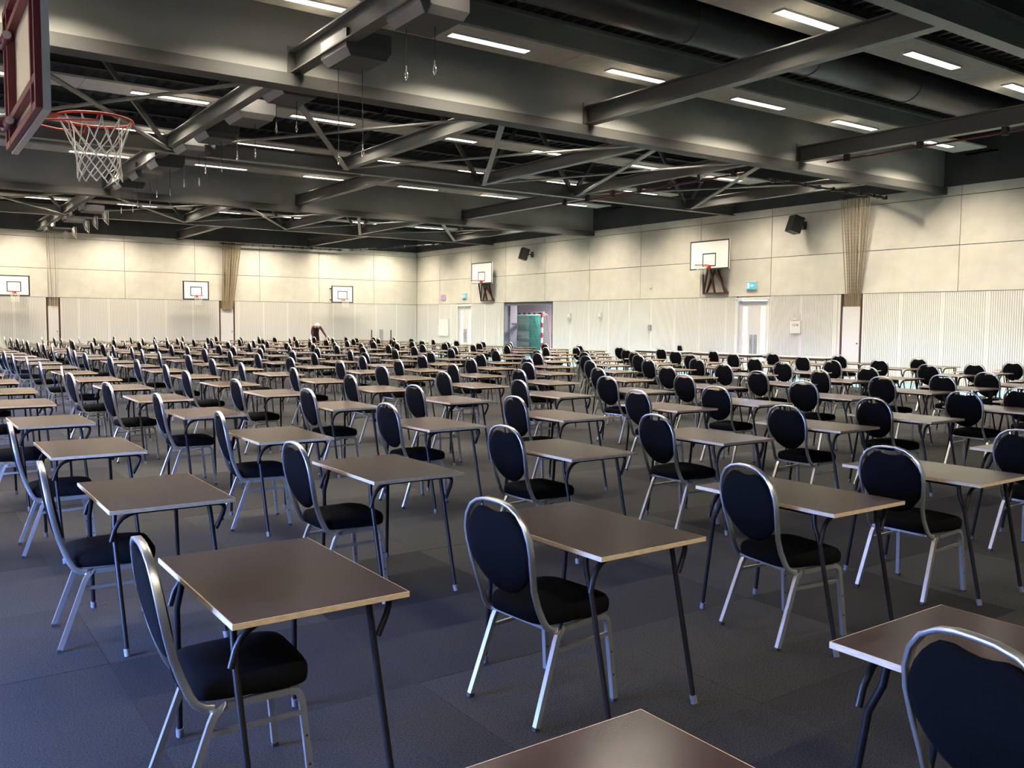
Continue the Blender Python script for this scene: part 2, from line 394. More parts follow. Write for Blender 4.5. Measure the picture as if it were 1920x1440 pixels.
# deep girders: tall web with a heavy bottom flange
for gy in GIRD:
    b = MB()
    b.box((XL, gy + 0.02, 5.26), (XR + 0.02, gy + 0.14, Z_CEIL), M['girder'])
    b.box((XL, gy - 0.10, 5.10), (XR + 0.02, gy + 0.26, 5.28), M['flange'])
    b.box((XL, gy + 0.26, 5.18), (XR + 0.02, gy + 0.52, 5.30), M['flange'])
    b.box((XL, gy - 0.10, Z_CEIL - 0.06), (XR + .02, gy + 0.26, Z_CEIL), M['girder'])
    b.build('roof_girder', ceiling)
for my in MID:
    MB().ibeam((XL, my, 5.22), (XR + 0.02, my, 5.22), 0.36, 0.20, M['steel'], 0.022).build('roof_beam', ceiling)
ends = GIRD + [YF]
for i, my in enumerate(MID):
    g0, g1 = GIRD[i] + 0.14, (ends[i + 1] + (0.02 if i < 2 else 0))
    for x in FARX:
        b = MB().ibeam((x, my + .1, 5.30), (x, g1, 5.30), 0.34, 0.19, M['steel'], 0.022)
        b.box((x - .12, g1 - .02, 5.26), (x + .12, g1, 5.70), M['steel'])
        b.build('roof_beam', ceiling)
    for x in NEARX:
        MB().ibeam((x, g0, 5.26), (x, my - .1, 5.26), 0.28, 0.17, M['steel'], 0.018).build('roof_beam', ceiling)
    for x0, x1 in zip(NEARX, NEARX[1:]):
        a = Vector((x0, my - .25, 5.285)); c = Vector((x1, g0 + .15, 5.285))
        MB().tube([a, c], 0, M['steel'], rect=(0.11, 0.03)).build('brace', ceiling)
        a = Vector((x1, my - .25, 5.25)); c = Vector((x0, g0 + .15, 5.25))
        MB().tube([a, c], 0, M['steel'], rect=(0.11, 0.03)).build('brace', ceiling)
    for x in NEARX:
        for s_ in (-1, 1):
            MB().tube([(x + s_ * .05, my - .06, 5.40), (x + s_ * 1.3, my - .06, Z_CEIL)], 0, M['steel'], rect=(0.09, 0.09), up=(0, 1, 0)).build('strut', ceiling)
    # purlins carrying the deck
    for yy in [g0 + 1.8 * k for k in range(1, 8)]:
        if yy < ends[i + 1] - .3:
            MB().ibeam((XL, yy, Z_CEIL - .26), (XR, yy, Z_CEIL - .26), 0.26, 0.13, M['deck'], 0.015).build('purlin', ceiling)

# strips of boards that carry the lights
pb = MB(); pb.box((-1.614, -0.43, 0), (1.614, 0.43, 0.04), M['panel']); pm = pb.mesh('ceiling_panel')
for ly in LAMPY:
    for lx in LAMPX:
        if lx + 1.62 > XR: continue
        link('ceiling_panel', pm, ceiling, (lx, ly, Z_LAMP))
    MB().box((LAMPX[-1] - 1.61 if LAMPX[-1] + 1.62 > XR else XR, ly - .43, Z_LAMP), (XR, ly + .43, Z_LAMP + .04), M['panel']).build('ceiling_panel', ceiling)

# ceiling lights
lb_f = MB(); L_, w_ = 0.735, 0.085
for (a, c) in (((-L_ - .02, -w_ - .02), (L_ + .02, -w_)), ((-L_ - .02, w_), (L_ + .02, w_ + .02)), ((-L_ - .02, -w_), (-L_, w_)), ((L_, -w_), (L_ + .02, w_))):
    lb_f.box((a[0], a[1], -0.03), (c[0], c[1], 0.0), M['lamp_frame'])
mf = lb_f.mesh('lamp_frame')
lamp_light = bpy.data.lights.new('louvred_light', 'AREA'); lamp_light.shape = 'RECTANGLE'; lamp_light.size = 1.46; lamp_light.size_y = 0.165
lamp_light.energy = LAMP_WATT; lamp_light.color = (1.0, 0.90, 0.74); lamp_light.spread = math.radians(LAMP_SPREAD)
md = MB().box((-L_, -w_, -0.026), (L_, w_, -0.001), M['lamp']).mesh('diffuser')
for j, ly in enumerate(LAMPY):
    bay, rb = (0, j) if j < 4 else (j // 4, j % 4)
    row_txt = ['nearest', 'second', 'third', 'farthest'][max(rb, 0)]
    if j < 2: row_txt = ['rear', 'front'][j]
    bay_txt = 'behind the photographer' if j < 2 else ['before the nearest girder', 'between the two girders', 'beyond the far girder'][bay]
    for i, lx in enumerate(LAMPX):
        n = len(LAMPX) - i
        lab = 'long white ceiling light, %s from right, %s strip %s' % (ORD[n], row_txt, bay_txt)
        t = thing('ceiling_light', lab, 'ceiling light', (lx, ly, Z_LAMP), 0, 'recessed ceiling lights')
        link('frame', mf, t); link('diffuser', md, t)
        lo = bpy.data.objects.new('louvred_light', lamp_light); COL.objects.link(lo); lo.parent = t; lo.location = (0, 0, -0.03)

# duct
d = MB(); prof = []
d.lathe([(.36, 0), (.36, 24.0)], (XL + .4, 10.5, 6.55), M['duct'], 28, 'x')
for k in range(8): d.lathe([(.362, 0), (.372, .004), (.372, .036), (.362, .04)], (XL + .6 + 3.2 * k, 10.5, 6.55), M['duct'], 28, 'x')
tag(d.build('ventilation_duct'), 'large round dark ventilation duct running between the two nearest strips of lights', 'duct')

# ================================================================== CHAIRS
def chair_parts():
    P = {}
    half = [(-.095, .190, .372), (-.125, .190, .378), (-.150, .188, .395), (-.168, .186, .425), (-.190, .180, .48), (-.213, .182, .55), (-.232, .194, .63), (-.246, .202, .70),
            (-.256, .199, .76), (-.264, .180, .815), (-.270, .146, .858), (-.2735, .100, .884), (-.275, .05, .895)]
    path = [Vector((x, -y, z)) for x, y, z in half] + [Vector((-.2755, 0, .897))] + [Vector((x, y, z)) for x, y, z in reversed(half)]
    b = MB()
    # flat oval-ish section: build by hand with section normal in the x direction
    n = len(path); vs = []; fs = []
    for i, p in enumerate(path):
        t = (path[min(i + 1, n - 1)] - path[max(i - 1, 0)]).normalized()
        nx = Vector((1, 0, 0)); nx = (nx - t * nx.dot(t)).normalized(); out = t.cross(nx).normalized()
        for (u, v) in ((-.0135, -.0045), (-.011, -.0068), (.011, -.0068), (.0135, -.0045), (.0135, .0045), (.011, .0068), (-.011, .0068), (-.0135, .0045)):
            vs.append(p + nx * u + out * v)
    for i in range(n - 1):
        for q in range(8): fs.append((i * 8 + q, i * 8 + (q + 1) % 8, (i + 1) * 8 + (q + 1) % 8, (i + 1) * 8 + q))
    b.add(vs, fs, M['silver'], True); b.add(vs[:8], [tuple(range(8))], M['silver']); b.add(vs[-8:], [tuple(reversed(range(8)))], M['silver'])
    P['back_frame'] = [b]
    # back pad
    b = MB(); K = 36
    def outline(t):
        y = .1955 * math.cos(t); z = .694 + .190 * math.sin(t)
        if math.sin(t) < 0: y *= 1 - .10 * (-math.sin(t)) ** 1.5
        if math.sin(t) > .75: z -= .034 * max(0, math.cos(min(1, abs(y) / .085) * math.pi / 2))
        return y, z
    def xat(z): 
        pts = [(h[2], h[0]) for h in half[4:]]
        for (z0, x0), (z1, x1) in zip(pts, pts[1:]):
            if z0 <= z <= z1: return x0 + (x1 - x0) * (z - z0) / (z1 - z0)
        return pts[0][1] if z < pts[0][0] else pts[-1][1]
    rings = [(0.0, -.020), (.55, -.020), (.88, -.017), (.98, -.010), (1.0, 0.0), (.98, .012), (.88, .022), (.55, .028), (0.0, .029)]
    vs = []; fs = []
    for (s_, off) in rings:
        for i in range(K):
            y, z = outline(2 * math.pi * i / K); yy, zz = y * s_, .685 + (z - .685) * s_
            vs.append((xat(zz) + off, yy, zz))
    for r in range(len(rings) - 1):
        for i in range(K): fs.append((r * K + i, r * K + (i + 1) % K, (r + 1) * K + (i + 1) % K, (r + 1) * K + i))
    b.add(vs, fs, M['fabric'], True); P['back_pad'] = [b]
    # seat cushion
    b = MB(); K = 40
    def seat_o(t):
        c, s_ = math.cos(t), math.sin(t); e = 0.42
        x = .03 + .205 * math.copysign(abs(c) ** e, c); y = .207 * math.copysign(abs(s_) ** e, s_)
        return x, y * (1 - .08 * (0.03 - x) / .2)
    rings = [(0, .392), (.93, .392), (.985, .398), (1.0, .42), (.995, .44), (.95, .456), (.75, .468), (.4, .473), (0, .474)]
    vs = []; fs = []
    for (s_, z) in rings:
        for i in range(K):
            x, y = seat_o(2 * math.pi * i / K); vs.append((.03 + (x - .03) * s_, y * s_, z))
    for r in range(len(rings) - 1):
        for i in range(K): fs.append((r * K + i, r * K + (i + 1) % K, (r + 1) * K + (i + 1) % K, (r + 1) * K + i))
    b.add(vs, fs, M['fabric'], True); P['seat'] = [b]
    # seat frame: two side rails and two cross rails
    b = MB()
    for s_ in (-1, 1):
        b.tube([(-.055, s_ * .196, .374), (.145, s_ * .197, .381)], 0, M['silver'], rect=(.020, .022))
        b.tube([(.145, s_ * .197, .387), (.20, s_ * .165, .390), (.225, s_ * .09, .391), (.230, 0, .391)], 0, M['silver'], rect=(.014, .012))
    b.tube([(-.125, -.185, .380), (-.125, .185, .380)], 0, M['silver'], rect=(.022, .014)); b.tube([(.13, -.19, .38), (.13, .19, .38)], 0, M['silver'], rect=(.022, .014))
    P['seat_frame'] = [b]
    legs = []
    for s_ in (-1, 1):
        b = MB().tube([(-.222, s_ * .212, .012), (-.108, s_ * .199, .325), (-.096, s_ * .197, .350), (-.080, s_ * .196, .366), (-.055, s_ * .196, .374)], 0, M['silver'], rect=(.022, .022), up=(1, 0, .4))
        b.box((-.236, s_ * .212 - .011, 0), (-.210, s_ * .212 + .011, .014), M['black']); legs.append(b)
        b = MB().tube([(.145, s_ * .197, .381), (.168, s_ * .198, .376), (.183, s_ * .199, .362), (.190, s_ * .200, .335), (.220, s_ * .213, .012)], 0, M['silver'], rect=(.022, .022), up=(1, 0, .4))
        b.box((.209, s_ * .213 - .011, 0), (.232, s_ * .213 + .011, .014), M['black'])
        for z in (.12, .22): b.lathe([(.005, -.0005), (.004, .001)], (.190 + (.335 - z) * .093, s_ * (.200 + (.335 - z) * .04) - .0115, z), M['black'], 6, 'y')
        legs.append(b)
    P['leg'] = legs
    P['stretcher'] = [MB().tube([(-.118, s_ * .200, .292), (.190, s_ * .202, .300)], 0, M['silver'], rect=(.010, .016)) for s_ in (-1, 1)]
    return P

def merged(P, name, keys=None):
    b = MB()
    for k, l in P.items():
        if keys and k not in keys: continue
        for q in l:
            o = len(b.v); b.v += q.v
            for f, m, sm in zip(q.f, q.m, q.sm): b.f.append(tuple(i + o for i in f)); b.m.append(b.mi(q.mats[m])); b.sm.append(sm)
    return b

def finish(b, name):
    me = b.mesh(name); bm = bmesh.new(); bm.from_mesh(me); bmesh.ops.recalc_face_normals(bm, faces=bm.faces); bm.to_mesh(me); bm.free(); return me

CP = chair_parts()
chair_meshes = [(k, finish(b, k)) for k, l in CP.items() for b in l]
chair_far = finish(merged(CP, 'chair', [k for k in CP if k not in ('back_pad', 'seat')]), 'frame')
chair_pad_m = [me for k, me in chair_meshes if k == 'back_pad'][0]; chair_seat_m = [me for k, me in chair_meshes if k == 'seat'][0]

# ================================================================== DESKS
DW, DD, DH = 0.593, 0.891, 0.71
def desk_parts():
    P = {}; e = 0.004
    P['tabletop'] = [MB().box((e, e, DH - .017), (DW - e, DD - e, DH), M['desk_top'])]
    b = MB()
    for a, c in (((0, 0), (DW, e)), ((0, DD - e), (DW, DD)), ((0, e), (e, DD - e)), ((DW - e, e), (DW, DD - e))):
        b.box((a[0], a[1], DH - .019), (c[0], c[1], DH - .001), M['ply'])
    b.box((e, e, DH - .019), (DW - e, DD - e, DH - .0171), M['ply'])
    P['edge_band'] = [b]
    r = .0115; rails = []; legs = []; bars = []
    for s_ in (0, 1):
        def Y(v): return v if s_ == 0 else DD - v
        z = DH - .033
        pts = [(.020, Y(.085), .545), (.036, Y(.087), .600)] + [(.036 + .012 + .11 * (1 - math.cos(a)), Y(.09), .607 + (z - .607) * math.sin(a)) for a in (.35, .7, 1.05, 1.35, 1.57)]
        pts += [(.30, Y(.09), z), (.525, Y(.09), z), (.548, Y(.09), z - .004), (.560, Y(.09), z - .016), (.561, Y(.09), z - .032), (.552, Y(.088), z - .06), (.515, Y(.082), .548)]
        rails.append(MB().tube(pts, r, M['black_tube'], 8))
        legs.append(MB().tube([(.050, Y(.150), DH - .022), (.046, Y(.140), .62), (.040, Y(.103), .535), (.066, Y(.008), .012)], r, M['black_tube'], 8)
                    .tube([(.0645, Y(.014), .035), (.0665, Y(.007), 0.0)], .0145, M['ferrule'], 8))
        legs.append(MB().tube([(.488, Y(.105), DH - .022), (.496, Y(.092), .60), (.535, Y(-.004), .012)], r, M['black_tube'], 8)
                    .tube([(.5315, Y(0), .035), (.5365, Y(-.006), 0.0)], .0145, M['ferrule'], 8))
    bars.append(MB().tube([(.050, .150, DH - .030), (.050, DD - .150, DH - .030)], r, M['black_tube'], 8))
    bars.append(MB().tube([(.488, .105, DH - .030), (.488, DD - .105, DH - .030)], r, M['black_tube'], 8))
    P['side_rail'] = rails; P['leg'] = legs; P['crossbar'] = bars
    return P
DP = desk_parts()
desk_meshes = [(k, finish(b, k)) for k, l in DP.items() for b in l]
desk_top_m = desk_meshes[0][1]; desk_edge_m = desk_meshes[1][1]
desk_frame_far = finish(merged(DP, 'frame', ['side_rail', 'leg', 'crossbar']), 'frame')

COLX = [.80, 2.18, 3.64, 5.04, 6.53, 7.87, 9.40, 10.87, 12.45, 13.95, 15.50, 17.05, 18.60]
ROWY = lambda k: 2.53 + 1.949 * k if k >= 0 else 0.60
# top of each chair back as seen in the photograph: row -> (first column, pixels)
RW = {
-1: (1, [(1832, 1190)]),
0: (0, [(262, 1010), (925, 934), (1397, 870), (1668, 836), (1917, 805)]),
1: (0, [(75, 866), (550, 828), (945, 797), (1228, 776), (1473, 759), (1637, 746), (1807, 733)]),
2: (0, [(17.5, 791), (410, 771), (724, 755), (964, 742), (1194, 730.6), (1341.6, 724), (1505.6, 714), (1653, 706), (1766.6, 702.4), (1850, 697.5)]),
3: (1, [(293, 737), (575, 728), (776, 721), (972, 711.7), (1137.5, 705), (1282, 702), (1420, 695), (1537, 693), (1627, 687.6), (1740, 682.7), (1827, 680.7), (1899, 677.7)]),
4: (1, [(199, 716), (440, 710), (655, 702), (830, 696.6), (972, 692), (1120.6, 689), (1250, 685.5), (1356, 682), (1467, 678), (1560, 674.7), (1648, 672.8), (1722, 669.8)]),
5: (1, [(130, 699), (347, 694.5), (549, 688), (714.6, 685.6), (848, 681.5), (988.5, 679), (1106, 675.6), (1215, 673), (1306, 672), (1414, 670), (1504, 667), (1572.6, 665)]),
6: (1, [(115, 686.7), (309, 683), (451, 679.4), (636.5, 675), (746, 674), (882, 671.6), (987.5, 669.5), (1098, 666), (1196, 665), (1294, 663.6), (1374, 662), (1448.6, 661)]),
7: (1, [(73.4, 678), (255, 673.6), (396.4, 672), (542.7, 669.5), (678.6, 667), (790.6, 665), (900, 663), (1007, 662), (1095, 660), (1189, 659), (1266, 657), (1337, 656.5)]),
8: (1, [(49, 669), (205, 668.4), (352, 665.3), (482, 662.7), (588.5, 660.6), (683.3, 661), (807, 658.5), (929, 657), (1006, 656), (1097, 655), (1174, 654), (1239, 652.5)]),
9: (1, [(22, 663), (158, 660), (297.4, 659), (430, 657), (547.4, 658), (655.7, 656), (740, 654), (845, 653), (927, 652), (1023, 650), (1080, 650.6), (1161, 650)]),
10: (1, [(6, 657.5), (138, 656), (265, 655), (382, 653), (487, 652.3), (593.8, 651.8), (679.7, 650), (776, 649.7), (852, 649), (950, 647), None, (1086, 646)]),
11: (2, [(126.6, 650), (246, 650), (350.5, 649.7), (436, 648.6), (542, 648.6), (630.7, 646.6), (727.6, 645.5), (791.7, 645.5), (886.5, 645), (951.6, 644), (1021, 643)]),
12: (2, [(96, 647.6), (211, 646.6), (320, 645.5), (409, 645.5), (492, 644.5), (586.5, 644.5), (676.6, 644), (744, 642.4), (833, 642), (898, 642.4), (955.7, 641)]),
13: (2, [(81, 644), (191.7, 643.5), (291.7, 643), (384, 642.4), (466.7, 641.4), (536.5, 641.4), (627, 641.4), (699.5, 640), (772, 640), (838, 640), (905, 639)]),
14: (2, [(70, 641), (171, 640), (260.4, 640), (340.6, 640), (427, 640), (500.5, 638.8), (580.7, 639), (650.5, 639.3), (738.5, 638), (791, 638), (855.7, 638.8)]),
15: (2, [(50, 638), (135.4, 638), (233, 637.7), (313, 637), (396, 637), (475, 636), (555.7, 637), (611, 636), (697, 636), (734, 635.6), (812, 636)]),
16: (2, [(42, 636), (131.5, 636), (213, 635), (288.5, 635), (362.5, 635), (448.4, 634), (492.7, 634.6), (581, 635), (662, 634), (709, 634.6), (771, 634)]),
17: (2, [(31, 633), (114.6, 633.5), None, (267, 633), (331.8, 633.5), (397.4, 633.5), (485.4, 633.5), (543, 633), (623.4, 633), (667.7, 633.5), (738, 633)]),
18: (2, [(19, 631.5), (101, 632), (176.6, 632), (245, 631.5), (312, 632.5), (389, 632), (451.6, 632), (514.6, 632), (588.5, 632), (648.4, 631.5), (700, 631)]),
19: (2, [(8, 630), (77.6, 630), (147, 630), (213.5, 630), (289.6, 631), (342, 630.4), (404.7, 630), (485, 630.4), (551.6, 630), (613.5, 631), None]),
}
DESK_FIX = {(0, 0): (.788, 2.563, .12), (1, 0): (2.197, 2.533, 1.3), (2, 0): (3.635, 2.515, -.15), (0, 1): (.793, 4.42, 0), (1, 1): (2.175, 4.455, .3), (2, 1): (3.634, 4.502, 1.0), (3, 1): (5.096, 4.497, -.2),
            (2, 2): (3.62, 6.37, 2.0), (0, 2): (.80, 6.36, 0), (0, 3): (.805, 8.29, .5), (1, 2): (2.17, 6.35, .3), (3, 2): (5.03, 6.36, .3)}
CHAIR_ROT = {(1, 0): 5.2, (2, 0): -8.9, (3, 0): 0.0, (0, 0): -3.0, (0, 1): -4.0, (1, 1): 0.0, (2, 1): 2.0, (3, 1): -3.0, (1, -1): -8.0, (0, 2): -3.0}
TOPZ = .905
ROWNAME = lambda k: ORD[k + 2]
desks, chairs = [], []
for k in range(-1, 20):
    c0, l = RW[k]; y0 = ROWY(k)
    for c in range(13):
        fx = DESK_FIX.get((c, k))
        if fx: x, y, a = fx[0], fx[1], math.radians(fx[2])
        else: x, y, a = COLX[c] + rnd.uniform(-.03, .03), y0 + rnd.uniform(-.04, .04), math.radians(rnd.gauss(0, .7))
        q = [pix((x + dx, y + dy, z)) for dx in (0, DW) for dy in (0, DD) for z in (0, DH)]
        q = [t for t in q if t]
        vis = any(0 < t[0] < 1920 and 0 < t[1] < 1440 for t in q)
        near = any(-260 < t[0] < 2180 and t[1] < 1900 for t in q)
        if near: desks.append((k, c, x, y, a, vis))
        top = l[c - c0] if 0 <= c - c0 < len(l) else None
        slot = len(desks) - 1 if near else None
        expected = 0 <= c - c0 < len(l)
        if expected and top is None: continue
        if top:
            d = ray(*top); t = (TOPZ - CAM_Z) / d.z; tx, ty = d.x * t, d.y * t
            ym = y0 + .475; lim = .30 if k < 3 else .16 if k < 9 else .09
            dy = max(-lim, min(lim, ty - ym)); ty = ym + dy; tx = d.x / d.y * ty
            rz = CHAIR_ROT.get((c, k)); rz = math.radians(rz if rz is not None else rnd.gauss(0, 3.5))
            cx, cy = tx + .275 * math.cos(rz), ty + .275 * math.sin(rz); cvis = True
            gap = tx + .10 - x
            if gap > 0 and near and not fx: desks[slot] = (k, c, x + gap, y, a, vis)
        else:
            rz = math.radians(rnd.gauss(0, 3)); cx, cy = x + .05 + rnd.uniform(-.05, .05), y + .45
            q = [pix((cx + dx, cy + dy, z)) for dx in (-.27, .23) for dy in (-.21, .21) for z in (0, .47, .9)]
            cvis = any(t and 0 < t[0] < 1920 and 0 < t[1] < 1440 for t in q)
            if not any(t and -260 < t[0] < 2180 and t[1] < 1900 for t in q): continue
        chairs.append((k, c, cx, cy, rz, cvis))

def label_rows(items, noun):
    out = {}
    for k in range(-1, 20):
        v = sorted([it for it in items if it[0] == k and it[5]], key=lambda t: t[2])
        for n, it in enumerate(v): out[(k, it[1])] = '%s, %s from the left in the %s row from the front' % (noun, ORD[n + 1], ROWNAME(k))
        for it in items:
            if it[0] == k and not it[5]:
                side = 'left' if it[1] < 5 else 'right'
                h = [i2 for i2 in items if i2[0] == k and not i2[5] and (i2[1] < 5) == (it[1] < 5)]
                h.sort(key=lambda t: -t[2] if side == 'left' else t[2])
                out[(k, it[1])] = '%s just past the %s edge, %s out in the %s row' % (noun, side, ORD[h.index(it) + 1], ROWNAME(k))
    return out

lab = label_rows(desks, 'dark brown exam desk')
lab[(0, 0)] = 'dark brown exam desk nearest the blue-lit floor with window glare on its top'
lab[(-1, 0)] = 'dark brown exam desk whose corner juts in at the bottom edge'
lab[(-1, 1)] = 'dark brown exam desk cropped by the right edge behind the nearest chair back'
for (k, c, x, y, a, vis) in desks:
    t = thing('exam_desk', lab[(k, c)], 'desk', (x, y, 0.002), a, 'exam desks set out in rows')
    if k <= 7:
        for n, me in desk_meshes: link(n, me, t)
    else:
        link('tabletop', desk_top_m, t); link('edge_band', desk_edge_m, t); link('frame', desk_frame_far, t)
lab = label_rows(chairs, 'black oval-backed chair')
lab[(-1, 1)] = 'black oval-backed chair, largest one, cropped by the bottom right corner'
lab[(0, 0)] = 'black oval-backed chair seen edge-on, nearest the blue-lit floor'
for (k, c, x, y, rz, vis) in chairs:
    t = thing('banquet_chair', lab[(k, c)], 'chair', (x, y, 0.002), rz, 'silver framed chairs at the desks')
    if k <= 7:
        for n, me in chair_meshes: link(n, me, t)
    else:
        link('back_pad', chair_pad_m, t); link('seat', chair_seat_m, t); link('frame', chair_far, t)
t = thing('banquet_chair', 'black oval-backed chair standing alone behind the long table by the right wall', 'chair', (22.62, 21.75, 0.0), math.radians(-20), 'silver framed chairs at the desks')
for n, me in chair_meshes: link(n, me, t)

# ================================================================== DOORS, NICHES, STORE ROOM
def double_door(n, y0, y1):
    b = MB(); t = .055
    for (a, c) in (((y0 - .06, 0), (y0 + t - .03, 2.44)), ((y1 - t + .03, 0), (y1 + .06, 2.44)), ((y0 - .06, 2.40), (y1 + .06, 2.50))):
        b.box((XR - .012, a[0], a[1]), (XR + .10, c[0], c[1]), M['white'])
    fr = struct(b.build('door_%d' % n)); ym = (y0 + y1) / 2
    for k, (a, c) in enumerate(((ym + .003, y1 - .03), (y0 + .03, ym - .003))):
        lf = MB(); g0, g1 = (a + .24, a + .46) if k == 0 else (a + .12, a + .34)
        xf, xb = XR + .07, XR + .11
        lf.box((xf, a, .01), (xb, g0, 2.39), M['door_white']); lf.box((xf, g1, .01), (xb, c, 2.39), M['door_white'])
        lf.box((xf, g0, .01), (xb, g1, .14), M['door_white']); lf.box((xf, g0, 2.20), (xb, g1, 2.39), M['door_white'])
        leaf = lf.build('door_leaf', fr)
        MB().box((xf + .015, g0, .14), (xf + .02, g1, 2.20), M['glow_glass']).build('pane', leaf)
        pl = (a + .01, a + .15) if k == 0 else (c - .15, c - .01)
        MB().box((xf - .004, pl[0], .62), (xf, pl[1], 1.28), M['grey']).build('push_plate', leaf)
        MB().tube([(xf - .03, (pl[0] + pl[1]) / 2, .8), (xf - .045, (pl[0] + pl[1]) / 2, .82), (xf - .045, (pl[0] + pl[1]) / 2, 1.12), (xf - .03, (pl[0] + pl[1]) / 2, 1.14)], .011, M['chrome'], 6).build('handle', leaf)
    return fr
double_door(1, *Y_DOOR1); double_door(2, *Y_DOOR2)

def niche_x(n, y0, y1):      # net locker in the right wall
    b = MB(); b.box((XR + .04, y0, 2.16), (XR + .05, y1, Z_SLAT), M['net_dark'])
    fr = struct(b.build('door_%d' % n))
    MB().box((XR - .004, y0 - .05, 0), (XR + .05, y0 + .005, Z_SLAT), M['brown_edge']).build('jamb', fr); MB().box((XR - .004, y1 - .005, 0), (XR + .05, y1 + .05, Z_SLAT), M['brown_edge']).build('jamb', fr)
    lf = MB().box((XR + .005, y0 + .012, .01), (XR + .04, y1 - .012, 2.16), M['door_white']).build('door_leaf', fr)
    MB().lathe([(.022, 0), (.022, .012), (.014, .016)], (XR - .011, y0 + .08, 1.08), M['black'], 10, 'x').build('knob', lf)
def niche_y(n, x0, x1):
    b = MB(); b.box((x0, YF + .04, 2.16), (x1, YF + .05, Z_SLAT), M['net_dark'])
    fr = struct(b.build('door_%d' % n))
    MB().box((x0 - .05, YF - .004, 0), (x0 + .005, YF + .05, Z_SLAT), M['brown_edge']).build('jamb', fr); MB().box((x1 - .005, YF - .004, 0), (x1 + .05, YF + .05, Z_SLAT), M['brown_edge']).build('jamb', fr)
    lf = MB().box((x0 + .012, YF + .005, .01), (x1 - .012, YF + .04, 2.16), M['door_white']).build('door_leaf', fr)
    MB().lathe([(.022, 0), (.022, .012), (.014, .016)], (x1 - .08, YF - .011, 1.08), M['black'], 10, 'y').build('knob', lf)
niche_x(3, *Y_SLOT); niche_y(4, *SLOTS_F[0]); niche_y(5, *SLOTS_F[1])

# store room behind the wide opening
sx0, sx1, sy0, sy1, sz = XR + .25, XR + 4.6, 29.4, 39.4, 2.75
b = MB()
b.box((sx1, sy0, 0), (sx1 + .1, sy1, sz), M['store_wall']); b.box((sx0, sy0 - .1, 0), (sx1 + .1, sy0, sz), M['store_wall']); b.box((sx0, sy1, 0), (sx1 + .1, sy1 + .1, sz), M['store_wall'])
struct(b.build('wall_store')); 
struct(MB().box((sx0, sy0 - .1, sz), (sx1 + .1, sy1 + .1, sz + .1), M['store_wall']).build('trim_1'))
b = MB()
for (a, c) in (((Y_OPEN[0] - .01, 0), (Y_OPEN[0] + .05, Z_OPEN)), ((Y_OPEN[1] - .05, 0), (Y_OPEN[1] + .01, Z_OPEN)), ((Y_OPEN[0], Z_OPEN - .05), (Y_OPEN[1], Z_OPEN + .01))):
    b.box((XR - .008, a[0], a[1]), (XR + .25, c[0], c[1]), M['grey_door'])
struct(b.build('trim_2'))
dl = MB().box((XR + .27, 33.58, 0.01), (XR + .66, 33.64, 2.42), M['grey_door']).build('door_6'); struct(dl)
MB().box((XR + .38, 33.55, 1.55), (XR + .60, 33.58, 1.60), M['black']).build('handle', dl)
st = thing('ceiling_light', 'white light fitting glowing inside the equipment store', 'ceiling light', (XR + 2.2, 32.6, sz))
MB().box((-.1, -.75, -.06), (.1, .75, 0), M['lamp_frame']).build('housing', st)
MB().box((-.085, -.72, -.066), (.085, .72, -.06), M['lamp']).build('diffuser', st)
sl = bpy.data.lights.new('store_light', 'AREA'); sl.shape = 'RECTANGLE'; sl.size = .17; sl.size_y = 1.4; sl.energy = 190; sl.color = (1.0, .86, .88)
so = bpy.data.objects.new('store_light', sl); COL.objects.link(so); so.parent = st; so.location = (0, 0, -.07)

# handball goal with red and white bars
g = thing('handball_goal', 'red and white handball goal with green net inside the equipment store', 'goal', (24.45, 0, 0))
def striped(axis, p0, length, n, name):
    b = MB(); w = .04
    for i in range(n):
        a = length * i / n; c = length * (i + 1) / n; m = M['goal_red'] if i % 2 == (0 if axis == 'y' else (n - 1) % 2) else M['goal_white']
        if axis == 'z': b.box((-w, p0 - w, a), (w, p0 + w, c), m)
        else: b.box((-w, p0 + a, 2.0), (w, p0 + c, 2.08), m)
    return b.build(name, g)
striped('z', 32.62, 2.08, 9, 'post'); striped('z', 35.70, 2.08, 9, 'post'); striped('y', 32.66, 3.0, 15, 'crossbar')
bf = MB()
for yy in (32.55, 35.75):
    bf.tube([(.02, yy, 2.05), (.25, yy, 1.98), (.45, yy, .02), (.02, yy, .02)], .018, M['goal_red'], 6)
bf.tube([(.45, 32.55, .03), (.45, 35.75, .03)], .018, M['goal_red'], 6); bf.tube([(.25, 32.55, 1.98), (.25, 35.75, 1.98)], .018, M['goal_red'], 6); bf.build('back_frame', g)
nb = MB()
for i in range(41):
    yy = 32.62 + 3.08 * i / 40
    nb.tube([(.04, yy, 2.0), (.23, yy + .02 * math.sin(i), 1.95), (.43, yy, .02)], .008, M['green_net'], 3, cap=False)
for j in range(26):
    t = j / 25; x, z = .23 + .20 * t, 1.95 - 1.93 * t
    nb.tube([(x, 32.6, z), (x, 35.72, z)], .008, M['green_net'], 3, cap=False)
stuff(nb.build('goal_net', g))
cn = thing('green_curtain_net', 'dark green net hanging in folds behind the goal', 'net', (25.6, 0, 0)); nb = MB(); vs = []; fs = []
for i in range(61):
    yy = 34.1 + 1.1 * i / 60; xx = .06 * math.sin(i * 1.1)
    vs += [(xx, yy, .05), (xx * .7, yy, 2.1)]
for i in range(60): fs.append((2 * i, 2 * i + 2, 2 * i + 3, 2 * i + 1))
nb.add(vs, fs, M['green_net'], True); nb.build('net_folds', cn); MB().tube([(0, 34.0, 2.12), (0, 35.3, 2.12)], .02, M['grey'], 6).build('rail', cn)
sh = thing('storage_rack', 'pale grey shelf rack against the store room back wall', 'rack', (26.9, 37.5, 0))
